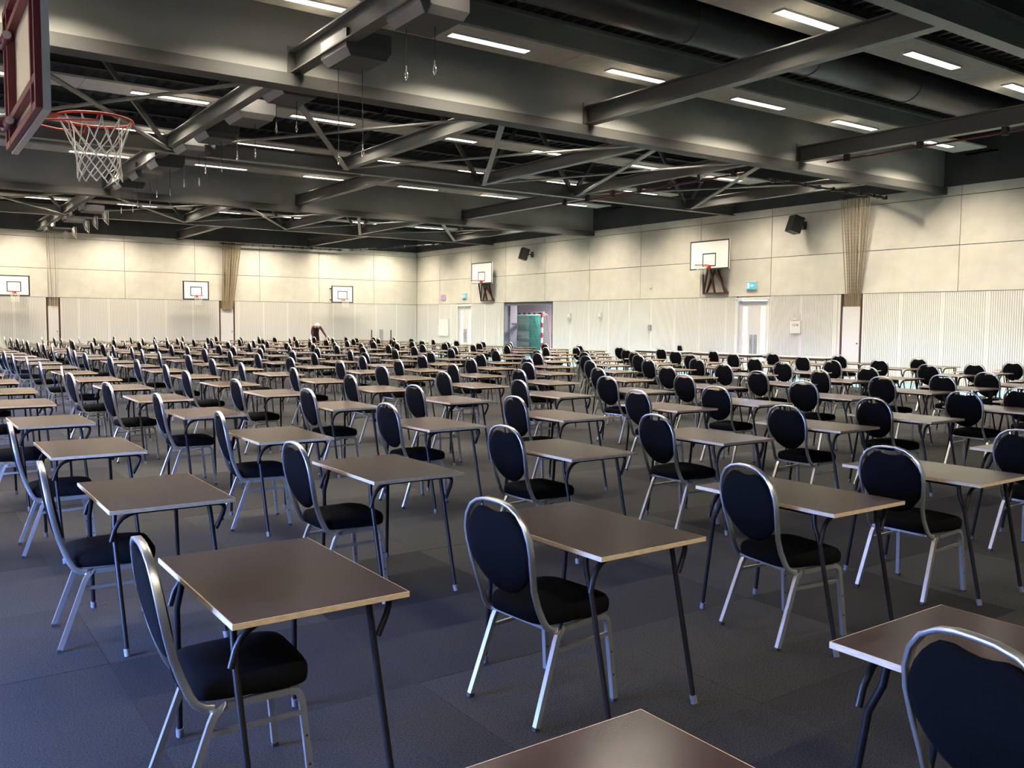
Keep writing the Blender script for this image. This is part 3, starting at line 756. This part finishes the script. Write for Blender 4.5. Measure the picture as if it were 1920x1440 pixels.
for z in (.4, .95, 1.5): MB().box((-.25, -.9, z), (.25, .9, z + .22), M['lightgrey']).build('shelf', sh)
for (a, c) in ((-.25, -.9), (.21, -.9), (-.25, .86), (.21, .86)): MB().box((a, c, 0), (a + .04, c + .04, 1.95), M['grey']).build('upright', sh)
bx = thing('equipment_box', 'dark equipment trunk at the right side of the store room opening', 'trunk', (25.3, 32.1, 0))
MB().box((-.4, -.35, .06), (.4, .35, .98), M['black']).build('body', bx); MB().box((-.42, -.37, .98), (.42, .37, 1.05), M['black']).build('lid', bx)
for (a, c) in ((-.35, -.3), (.35, -.3), (-.35, .3), (.35, .3)): MB().lathe([(.03, -.02), (.03, .02)], (a, c, .03), M['black'], 8, 'y').build('castor', bx)

# ================================================================== SIGNS AND BOXES ON THE RIGHT WALL
def exit_sign(y, z, lab, green=True):
    t = thing('exit_sign', lab, 'sign', (XR - .002, y, z))
    MB().box((-.06, -.20, -.13), (0, .20, .13), M['white']).build('housing', t)
    f_ = MB().box((-.064, -.19, -.12), (-.06, .19, .12), M['exit_green'] if green else M['pink']).build('face', t)
    if green:
        p = MB(); x0, x1 = -.067, -.064
        p.box((x0, .07, -.09), (x1, .16, .09), M['exit_white'])                       # doorway
        p.add([(x0, -.02, .05), (x0, -.02, -.05), (x0, -.14, 0)], [(0, 1, 2)], M['exit_white'])  # arrow head
        p.box((x0, -.02, -.018), (x1, .03, .018), M['exit_white']); p.build('pictogram', f_)
    return t
exit_sign(19.30, 2.885, 'glowing green exit sign above the nearer pale double door'); exit_sign(37.1, 2.90, 'glowing green exit sign above the farther pale double door')
exit_sign(39.17, 2.89, 'small pink sign on the wall near the far corner', False)
t = thing('wall_control_panel', 'white control panel with a dark slot beside the nearer double door', 'panel', (XR - .002, 17.54, 1.54))
MB().box((-.05, -.19, -.19), (0, .19, .19), M['white']).build('body', t); MB().box((-.056, -.12, .03), (-.05, .12, .11), M['lightgrey']).build('display', t); MB().box((-.058, -.10, .05), (-.056, -.07, .08), M['black']).build('key', t)
t = thing('wall_notice', 'small grey notice above the white control panel', 'notice', (XR - .002, 17.54, 1.86)); MB().box((-.01, -.15, -.10), (0, .15, .10), M['lightgrey']).build('plate', t); MB().box((-.013, .02, -.08), (-.01, .09, -.03), M['white']).build('label_strip', t)
def small_box(name, y, z, w, h, d, mat, lab, cat):
    t = thing(name, lab, cat, (XR - .002, y, z)); b = MB(); b.box((-d, -w / 2, -h / 2), (0, w / 2, h / 2), mat); b.build('body', t)
    MB().box((-d - .008, -w / 3, -h / 2 + .01), (-d, w / 3, -h / 2 + .06), M['grey']).build('nozzle', t); return t
small_box('wall_sensor', 28.81, 1.90, .16, .22, .09, M['white'], 'white wall unit with grey base, closer to the wide opening', 'sensor')
small_box('wall_sensor', 26.86, 1.915, .15, .21, .09, M['white'], 'white wall unit with grey base, farther from the wide opening', 'sensor')
small_box('wall_switch', 24.04, 1.48, .13, .18, .07, M['grey'], 'small grey switch box alone on the slatted wall', 'switch')
t = thing('smoke_detector', 'tiny round white detector on the smooth upper wall', 'detector', (XR - .002, 24.04, 2.97)); MB().lathe([(.05, 0), (.05, -.03), (.03, -.05)], (0, 0, 0), M['white'], 12, 'x').build('cap', t); MB().lathe([(.012, -.05), (.01, -.056)], (0, 0, 0), M['grey'], 8, 'x').build('lens', t)
t = thing('notice_board', 'plain white board on the slatted wall near the far corner', 'board', (XR - .002, 39.15, 1.33)); MB().box((-.03, -.5, -.42), (0, .5, .42), M['white']).build('panel', t)
MB().box((-.035, -.515, -.435), (0, -.5, .435), M['alu']).build('frame', t); MB().box((-.035, .5, .1), (0, .53, .42), M['grey']).build('hinge', t)

# loudspeakers
def speaker(y, z, lab):
    t = thing('loudspeaker', lab, 'speaker', (XR, y, z))
    b = MB(); b.box((-.16, -.19, -.25), (.16, .19, .25), M['black']); sp = b.build('cabinet', t, (-.46, 0, 0)); sp.rotation_euler = (0, math.radians(18), math.radians(-22))
    gr = MB(); gr.box((-.17, -.175, -.235), (-.16, .175, .235), M['net_dark']); gr.mats = [M['black_tube']]; gr.build('grille', sp)
    MB().tube([(-.30, 0, 0), (-.05, 0, 0)], .025, M['black'], 8).box((-.05, -.08, -.12), (-.002, .08, .12), M['black']).build('bracket', t)
speaker(17.35, 4.66, 'black loudspeaker on the upper wall between the near hoop and hanging net'); speaker(31.5, 4.60, 'black loudspeaker on the upper wall above the wide opening')

# ================================================================== BASKETBALL HOOPS
def ring(b, c, r, tr, mat, n=28, ns=6):
    b.tube([(c[0] + r * math.cos(2 * math.pi * i / n), c[1] + r * math.sin(2 * math.pi * i / n), c[2]) for i in range(n)], tr, mat, ns, closed=True)
def hoop_net(b, c, r0, depth, tr, mat, strands=12, waist=.62, sway=(0, 0), ns=4):
    def P(a, t):
        r = r0 * (1 - (1 - waist) * min(1, t * 1.7) ** .8 + .06 * max(0, t - .6))
        return (c[0] + r * math.cos(a) + sway[0] * t, c[1] + r * math.sin(a) + sway[1] * t, c[2] - depth * t - .012 * math.sin(3 * a) * t)
    d = 2 * math.pi / strands
    for i in range(strands):
        for s_ in (-1, 1):
            pts = [P(i * d, 0.0), P(i * d + s_ * .04, .12), P(i * d + s_ * d * .35, .28)]
            pts += [P(i * d + s_ * d * (.5 + k * .5), .36 + k * .128) for k in range(0, 6)]
            b.tube(pts, tr, mat, ns)
def rect_lines(b, x, y0, y1, z0, z1, w, mat, axis='x', s_=-1):
    for (a, c) in (((y0, z0), (y1, z0 + w)), ((y0, z1 - w), (y1, z1)), ((y0, z0 + w), (y0 + w, z1 - w)), ((y1 - w, z0 + w), (y1, z1 - w))):
        if axis == 'x': b.box((x, a[0], a[1]), (x + s_ * .003, c[0], c[1]), mat)
        else: b.box((a[0], x, a[1]), (c[0], x + s_ * .003, c[1]), mat)

def right_hoop(yc, z0, lab):
    t = thing('basketball_hoop', lab, 'hoop', (XR, yc, 0)); X = -.40; w, h = .875, .98
    bd = MB().box((X, -w, z0), (X + .035, w, z0 + h), M['board']).build('backboard', t)
    b = MB(); rect_lines(b, X, -w, w, z0, z0 + h, .045, M['board_line']); rect_lines(b, X, -.30, .30, z0 + .10, z0 + .55, .04, M['board_line']); b.build('markings', bd)
    b = MB(); ring(b, (X - .37, 0, z0 + .13), .225, .011, M['rim']); b.box((X - .15, -.06, z0 + .09), (X - .003, .06, z0 + .15), M['rim']); b.box((X - .02, -.09, z0 + .02), (X - .003, .09, z0 + .15), M['rim']); b.build('rim', t)
    b = MB(); hoop_net(b, (X - .37, 0, z0 + .125), .22, .30, .003, M['cord'], 10); stuff(b.build('net', t))
    zb = z0 - .79; b = MB()
    for p, q in (((-.06, -.56, zb), (-.06, .56, zb)), ((-.06, .54, zb), (X + .06, .08, z0 + .1)), ((-.06, -.54, zb), (X + .06, -.08, z0 + .1)), ((-.06, .02, zb), (X + .08, 0, z0 + .05)), ((-.06, .54, zb), (X + .04, .30, z0 + .02)), ((-.04, .42, zb), (-.05, .05, z0 + .05)), ((-.04, -.42, zb), (-.05, -.05, z0 + .05))):
        b.tube([p, q], 0, M['brown_edge'], rect=(.055, .055))
    b.tube([(-.004, 0, z0 + .3), (X + .036, 0, z0 + .3)], 0, M['brown_edge'], rect=(.08, .08)); b.box((-.06, -.2, z0 + .0), (-.002, .2, z0 + .6), M['brown_edge'])
    b.build('swing_frame', t)
right_hoop(20.84, 3.46, 'wall hoop on a brown triangular frame left of the nearer exit sign'); right_hoop(35.0, 3.43, 'wall hoop on a brown triangular frame right of the farther exit sign')

def far_hoop(xc, lab):
    t = thing('basketball_hoop', lab, 'hoop', (xc, YF, 0)); Y = -.62; w, z0, h = .565, 2.55, .83
    bd = MB().box((-w, Y, z0), (w, Y + .05, z0 + h), M['board']).build('backboard', t)
    b = MB(); rect_lines(b, Y, -w, w, z0, z0 + h, .04, M['board_line'], 'y'); rect_lines(b, Y, -.26, .26, z0 + .16, z0 + .58, .035, M['board_line'], 'y')
    b.box((-w - .012, Y, z0 - .012), (-w, Y + .05, z0 + h + .012), M['board_line']); b.box((w, Y, z0 - .012), (w + .012, Y + .05, z0 + h + .012), M['board_line']); b.box((-w, Y, z0 - .012), (w, Y + .05, z0), M['board_line']); b.build('markings', bd)
    b = MB(); ring(b, (0, Y - .36, z0 + .17), .225, .011, M['rim']); b.box((-.07, Y - .15, z0 + .08), (.07, Y - .003, z0 + .18), M['rim']); b.build('rim', t)
    b = MB(); hoop_net(b, (0, Y - .36, z0 + .165), .22, .42, .004, M['cord'], 10); stuff(b.build('net', t))
    b = MB()
    for x in (-.4, .4): 
        b.tube([(x, -.002, z0 + .15), (x, Y + .06, z0 + .15)], 0, M['brown_edge'], rect=(.05, .05)); b.tube([(x, -.002, z0 + .7), (x, Y + .06, z0 + .7)], 0, M['brown_edge'], rect=(.05, .05))
        b.tube([(x, Y + .08, z0 + .05), (x, Y + .08, z0 + .8)], 0, M['brown_edge'], rect=(.05, .05))
    b.build('wall_frame', t)
far_hoop(4.03, 'black-edged far wall hoop cropped by the left edge'); far_hoop(11.30, 'black-edged far wall hoop just left of the gathered net'); far_hoop(18.48, 'black-edged far wall hoop nearest the room corner')

# large hoop in the top left corner, seen from behind
t = thing('basketball_hoop', 'large maroon-framed hoop with orange rim and white net, top left', 'hoop', (.81, 7.06, 0)); z0, z1, hw = 2.90, 3.95, .885
bd = MB().box((-.006, -hw, z0), (.012, hw, z1), M['board_back']).box((.012, -hw, z0), (.016, hw, z1), M['board']).build('backboard', t)
b = MB(); rect_lines(b, .016, -hw, hw, z0, z1, .05, M['board_line'], 'x', 1); rect_lines(b, .016, -.3, .3, z0 + .15, z0 + .60, .05, M['board_line'], 'x', 1); b.build('markings', bd)
b = MB()
for (a, c) in (((-hw - .012, z0 - .012), (-hw, z1 + .012)), ((hw, z0 - .012), (hw + .012, z1 + .012)), ((-hw, z0 - .012), (hw, z0)), ((-hw, z1), (hw, z1 + .012))): b.box((-.022, a[0], a[1]), (.022, c[0], c[1]), M['alu'])
b.build('edge_trim', t)
b = MB()
for yy in (-hw + .03, -hw + .22, hw - .26, hw - .03): b.tube([(-.036, yy, z0 + .01), (-.036, yy, z1 - .01)], 0, M['maroon'], rect=(.05, .05), up=(1, 0, 0))
for zz in (z0 + .03, z0 + .20, z1 - .2, z1 - .03): b.tube([(-.034, -hw + .01, zz), (-.034, hw - .01, zz)], 0, M['maroon'], rect=(.05, .05))
b.build('back_frame', t)
for zz in (z0 + .16, z1 - .28):
    for yy in (hw - .28,):
        a = MB().tube([(-.06, yy, zz), (XL - .81, yy + .2, zz)], .030, M['maroon'], 10); a.tube([(-.075, yy - .16, zz), (-.075, yy + .16, zz)], .034, M['maroon'], 10)
        a.lathe([(.03, -.004), (.03, .004)], (-.075, yy - .165, zz), M['alu'], 10, 'y'); a.lathe([(.03, -.004), (.03, .004)], (-.075, yy + .165, zz), M['alu'], 10, 'y'); a.build('support_arm', t)
b = MB(); rc = (.425, 0, 3.05); ring(b, rc, .252, .0095, M['rim'], 40, 8)
b.box((.022, -.09, 2.98), (.03, .09, 3.08), M['rim']); b.box((.03, -.075, 3.035), (.185, .075, 3.048), M['rim'])
for s_ in (-1, 1): b.tube([(.03, s_ * .07, 2.985), (.20, s_ * .19, 2.99), (.39, s_ * .247, 3.0), (.405, s_ * .25, 3.04)], .007, M['rim'], 6)
for i in range(12):
    a = 2 * math.pi * i / 12; b.tube([(rc[0] + .246 * math.cos(a - .05), .246 * math.sin(a - .05), 3.05), (rc[0] + .239 * math.cos(a), .239 * math.sin(a), 3.028), (rc[0] + .246 * math.cos(a + .05), .246 * math.sin(a + .05), 3.05)], .003, M['rim'], 4)
b.build('rim', t)
b = MB(); hoop_net(b, (rc[0], 0, 3.045), .25, .42, .0042, M['cord'], 12, .58, (.03, .02), 5); b.build('net', t)

# ================================================================== WINCHES, TRACKS, NETS
def winch(n, y, drops):
    t = thing('curtain_winch', 'grey box winch with hanging hooks, %s from the camera along its beam' % ORD[n], 'winch', (5.30, y, 5.12), 0, 'box winches along the beam')
    b = MB(); b.add([(-.22, -.38, .02), (.30, -.38, .02), (.30, .38, .02), (-.22, .38, .02), (-.30, -.42, .12), (.36, -.42, .12), (.36, .42, .12), (-.30, .42, .12), (-.30, -.42, .36), (.36, -.42, .36), (.36, .42, .36), (-.30, .42, .36)],
        [(0, 3, 2, 1), (0, 1, 5, 4), (1, 2, 6, 5), (2, 3, 7, 6), (4, 5, 9, 8), (5, 6, 10, 9), (6, 7, 11, 10), (8, 9, 10, 11)], M['winch']).add([(-.22, -.38, .02), (-.22, .38, .02), (-.30, -.42, .12), (-.30, .42, .12), (-.30, -.42, .36), (-.30, .42, .36)], [(0, 2, 3, 1), (2, 4, 5, 3)], M['winch_lit_side'])
    b.build('body', t)
    h = MB()
    for (x, yy) in ((-.24, -.36), (-.24, .36)): h.tube([(x, yy, .36), (x + .02, yy, .46), (-.16, yy, .52)], .012, M['chrome'], 6); 
    h.build('hanger', t); MB().lathe([(.022, 0), (.022, .03), (.012, .05)], (-.26, -.30, .36), M['red'], 8).build('marker', t)
    for k, dz in enumerate(drops):
        x, yy = (-.12, .25) if k == 0 else (.12, -.02)
        MB().tube([(x, yy, .03), (x, yy, -dz)], .006, M['black'], 5).build('cable', t)
        c = MB().tube([(x, yy, -dz), (x, yy, -dz - .06)], .012, M['chrome'], 6)
        c.tube([(x, yy + .032 * math.sin(a), -dz - .115 - .055 * math.cos(a)) for a in [2 * math.pi * i / 12 for i in range(12)]], .0065, M['chrome'], 5, closed=True); c.build('hook', t)
for n, (y, dr) in enumerate([(9.45, (.42, .38)), (11.45, (1.15, 1.05)), (13.9, (.3, .3)), (15.9, (.45, .42)), (17.9, (.42, .4)), (19.5, (.5, .48)), (21.9, (.45, .43)), (23.9, (.5, .5)), (25.9, (.45, .42))]): winch(n + 1, y, dr)

def hanging_rail(name, pts, r, mat, lab, cat, clamp_every=1.6, up=.10, clamps=True):
    t = thing(name, lab, cat, pts[0]); o = Vector(pts[0]); L = [Vector(p) - o for p in pts]
    MB().tube(L, r, mat, 8).build('pipe', t)
    if clamps:
        for a, c in zip(L, L[1:]):
            n = int((c - a).length / clamp_every)
            for i in range(n + 1):
                p = a + (c - a) * ((i + .3) / (n + .6)); MB().box((p.x - .05, p.y - .05, p.z - .05), (p.x + .05, p.y + .05, p.z + up), M['black']).build('clamp', t)
    return t
hanging_rail('lighting_rail', [(17.0, 12.25, 5.20), (17.0, 4.6, 5.20)], .022, M['maroon'], 'dark red pipe clamped under the beam at upper right', 'pipe')
hanging_rail('lighting_rail', [(16.35, 21.1, 5.12), (16.35, 14.0, 5.14)], .025, M['maroon'], 'dark red pipe with clamps under the beam between the girders', 'pipe', 1.1, .14)
hanging_rail('net_track', [(17.2, 14.0, 5.06), (21.6, 14.0, 5.06), (22.4, 14.2, 5.10), (22.75, 14.9, 5.28), (22.75, 15.95, 5.30)], .03, M['black'], 'curved black track carrying the gathered net at the right wall', 'track', .6, .05)
hanging_rail('net_track', [(12.5, 41.7, 5.19), (18.6, 41.7, 5.19)], .03, M['black'], 'long black track along the top of the far wall', 'track', .5, .05)
hanging_rail('net_track', [(18.7, 41.0, 5.16), (20.7, 35.0, 5.16)], .03, M['black'], 'black clamped track slanting out from the far wall under the roof beams', 'track', .6, .05)

def gathered_net(name, lab, a, b_, c, d_, n, rz, mats, tr):
    """a,b_: ends of the top line; c,d_: ends of the bottom line"""
    t = thing(name, lab, 'net', a); o = Vector(a); A, B, Cc, D = [Vector(q) for q in (a, b_, c, d_)]
    hooks = MB()
    for i in range(n):
        u = i / (n - 1); p = A.lerp(B, u) - o; q = Cc.lerp(D, u ** .8) - o; pts = []
        off = Vector((rnd.uniform(-.10, .10) * (0 if abs((B - A).y) < .2 else 1), rnd.uniform(-.10, .10) * (0 if abs((B - A).x) < .2 else 1), 0)) * .6
        for k in range(9):
            s_ = k / 8; w = math.sin(s_ * math.pi); pts.append(p.lerp(q, s_ ** 1.0) + off * w * .8 + Vector((0, 0, 0)))
        st = MB().tube(pts, tr * rnd.uniform(.7, 1.3), mats[i % 2], 6)
        for k in range(0, 32):
            s_ = k / 32; q2 = p.lerp(q, s_) + off * math.sin(s_ * math.pi) * .8; st.lathe([(tr * .6, -.03), (tr * 1.5, 0), (tr * .6, .03)], tuple(q2), mats[i % 2], 5)
        st.build('net_strand', t)
        hooks.tube([p, p + Vector((0, 0, .07))], .008, M['chrome'], 5)
    hooks.build('hooks', t)
gathered_net('divider_net', 'thick gathered divider net of ropes hanging on the right wall', (22.75, 15.86, 5.22), (22.75, 14.92, 5.21), (23.075, 15.80, 2.17), (23.075, 15.36, 2.17), 15, 0, (M['net'], M['net_dark']), .011)
gathered_net('divider_net', 'gathered brown divider net on the far wall between two hoops', (12.66, 41.75, 5.22), (13.5, 41.75, 5.22), (12.66, 41.95, 2.12), (13.12, 41.95, 2.12), 13, 0, (M['net_dark'], M['net']), .020)
gathered_net('divider_net', 'thin grey divider cords on the far wall near the left edge', (5.28, 41.8, 5.16), (5.72, 41.8, 5.16), (5.42, 41.96, 2.12), (5.70, 41.96, 2.12), 5, 0, (M['lightgrey'], M['net']), .010)

# retracted gymnastic ring trolleys under the beam at the far left
for n, (y, z) in enumerate([(30.6, 4.97), (32.4, 4.97), (34.0, 4.97), (36.6, 4.97), (38.6, 4.97)]):
    t = thing('ring_hoist', 'dark ring hoist with pale loops under the far left beam, %s from the girder' % ORD[n + 1], 'hoist', (5.2, y, z), 0, 'ring hoists at the far left')
    MB().box((-.28, -.35, .0), (.30, .35, .20), M['black']).box((-.34, -.30, .05), (-.28, .30, .16), M['lightgrey'] if n > 2 else M['black']).build('body', t)
    MB().lathe([(.045, 0), (.045, .06)], (-.2, .2, .20), M['chrome'], 8).build('pulley', t); MB().tube([(-.2, -.1, .19), (-.2, -.1, .30)], .02, M['chrome'], 6).build('hanger', t)
    for k in range(3):
        x = .32 + .05 * k; MB().tube([(x, .3, .1), (x + .04, .22, -.16 - .06 * k), (x + .05, .05, -.26 - .05 * k), (x + .03, -.12, -.14), (x, -.25, .05)], .010, M['cord'], 6).build('rope_loop', t)

# ================================================================== TABLES BY THE RIGHT WALL, POSTS AT THE FAR WALL
def long_table(y0, y1, lab):
    t = thing('long_table', lab, 'table', (22.0, (y0 + y1) / 2, 0)); h = (y1 - y0) / 2; z = .655
    MB().box((-.32, -h, z), (.32, h, z + .022), M['lightgrey']).build('tabletop', t)
    MB().box((-.30, -h + .03, z - .07), (-.275, h - .03, z), M['brown_edge']).box((.275, -h + .03, z - .07), (.30, h - .03, z), M['brown_edge']).build('apron', t)
    for s_ in (-1, 1):
        for x in (-.25, .25): MB().tube([(x, s_ * (h - .35), z - .01), (x, s_ * (h - .22), 0.0)], .014, M['black_tube'], 8).build('leg', t)
long_table(21.0, 23.4, 'long low table by the right wall, the one farthest from camera'); long_table(18.0, 20.6, 'long low table by the right wall, in front of the double door'); long_table(15.5, 17.7, 'long low table by the right wall, beside the net locker')
t = thing('post_trolley', 'grey post between two thin brown posts against the far wall', 'posts', (20.75, 41.6, 0))
MB().box((-.62, -.2, .05), (.62, .2, .12), M['grey']).build('base', t)
MB().box((-.10, -.03, .12), (.08, .03, 1.2), M['grey']).build('panel', t)
for x in (-.56, .55): MB().tube([(x, 0, .12), (x, 0, 1.18)], .03, M['brown_edge'], 8).build('post', t)
MB().tube([(-.3, 0, .6), (.5, 0, .6)], .02, M['grey'], 6).build('crossbar', t)
for (x, y) in ((-.5, -.15), (.5, -.15), (-.5, .15), (.5, .15)): MB().lathe([(.03, -.02), (.03, .02)], (x, y, .03), M['black'], 8, 'y').build('castor', t)

# ================================================================== PERSON (bending over a far desk)
def person():
    J = {'hip': (0, 0, .93, .135), 'belly': (0, .09, 1.06, .135), 'chest': (0, .22, 1.24, .15), 'collar': (0, .32, 1.345, .10), 'neck': (0, .385, 1.385, .055), 'head0': (0, .43, 1.40, .075), 'head1': (0, .50, 1.385, .085),
         'sl': (.17, .28, 1.33, .075), 'el': (.23, .32, 1.06, .052), 'wl': (.19, .42, .86, .034), 'pl': (.185, .45, .81, .036),
         'sr': (-.17, .28, 1.33, .075), 'er': (-.30, .38, 1.09, .052), 'wr': (-.42, .48, .87, .034), 'pr': (-.44, .50, .82, .036),
         'tl': (.10, 0, .84, .095), 'kl': (.12, .04, .48, .065), 'al': (.12, -.04, .09, .048), 'fl': (.13, .10, .04, .042),
         'tr': (-.10, 0, .84, .095), 'kr': (-.12, .02, .48, .065), 'ar': (-.12, -.06, .09, .048), 'fr': (-.13, .08, .04, .042)}
    E = [('hip', 'belly'), ('belly', 'chest'), ('chest', 'collar'), ('collar', 'neck'), ('neck', 'head0'), ('head0', 'head1'), ('collar', 'sl'), ('sl', 'el'), ('el', 'wl'), ('wl', 'pl'), ('collar', 'sr'), ('sr', 'er'), ('er', 'wr'), ('wr', 'pr'),
         ('hip', 'tl'), ('tl', 'kl'), ('kl', 'al'), ('al', 'fl'), ('hip', 'tr'), ('tr', 'kr'), ('kr', 'ar'), ('ar', 'fr')]
    for s_, w in (('l', 1), ('r', -1)):
        px, py, pz, _ = J['p' + s_]
        for i in range(4):
            a = (i - 1.5) * .018; L = (.034, .040, .038, .030)[i]
            J['f%s%da' % (s_, i)] = (px + a, py + .02, pz - .03, .010); J['f%s%db' % (s_, i)] = (px + a * 1.2, py + .03 + L * .4, pz - .03 - L * .8, .009); J['f%s%dc' % (s_, i)] = (px + a * 1.2, py + .03, pz - .035 - L * 1.5, .008)
            E += [('p' + s_, 'f%s%da' % (s_, i)), ('f%s%da' % (s_, i), 'f%s%db' % (s_, i)), ('f%s%db' % (s_, i), 'f%s%dc' % (s_, i))]
        J['t%sa' % s_] = (px - w * .035, py + .03, pz + .0, .011); J['t%sb' % s_] = (px - w * .045, py + .055, pz - .03, .009); E += [('w' + s_, 't%sa' % s_), ('t%sa' % s_, 't%sb' % s_)]
    names = list(J); me = bpy.data.meshes.new('body_skeleton'); me.from_pydata([J[n][:3] for n in names], [(names.index(a), names.index(b)) for a, b in E], [])
    tmp = bpy.data.objects.new('body_skeleton', me); COL.objects.link(tmp)
    sk = tmp.modifiers.new('skin', 'SKIN'); sk.use_smooth_shade = True
    for n, v in zip(names, me.skin_vertices[0].data): v.radius = (J[n][3], J[n][3]); v.use_root = (n == 'hip')
    ss = tmp.modifiers.new('sub', 'SUBSURF'); ss.levels = 1; ss.render_levels = 1
    dg = bpy.context.evaluated_depsgraph_get(); dg.update(); bm_ = bpy.data.meshes.new_from_object(tmp.evaluated_get(dg))
    bpy.data.objects.remove(tmp); bpy.data.meshes.remove(me)
    bm_.name = 'body'; bm_.materials.clear()
    for m in ('sweater', 'trousers', 'skin', 'black'): bm_.materials.append(M[m])
    for p in bm_.polygons:
        c = p.center; hand = c.z < .868 and abs(c.x) > .13 and c.y > .35
        p.material_index = 2 if (hand or (c.y > .375 and c.z > 1.30 and abs(c.x) < .13)) else 3 if c.z < .085 else 1 if (c.z < .90 and c.y < .3) else 0
    t = thing('person', 'person in dark maroon sweater with white hair bending over a far desk', 'person', (16.09, 39.08, 0), math.pi - .22)
    link('body', bm_, t)
    h = MB(); h.lathe([(.02, -.085), (.07, -.06), (.098, -.01), (.098, .04), (.07, .085), (.02, .105)], (0, .47, 1.425), M['hair'], 14, 'y'); h.build('hair', t)
    f_ = MB(); f_.lathe([(.004, -.02), (.016, -.01), (.010, .02)], (0, .585, 1.355), M['skin'], 8, 'y')
    for x in (-.033, .033): f_.lathe([(.011, -.004), (.006, .006)], (x, .578, 1.378), M['black'], 6, 'y')
    f_.box((-.025, .572, 1.318), (.025, .580, 1.324), M['maroon'])
    for x in (-.092, .092): f_.lathe([(.012, -.02), (.026, 0), (.012, .02)], (x, .46, 1.385), M['skin'], 8, 'x')
    f_.build('face', t)
person()
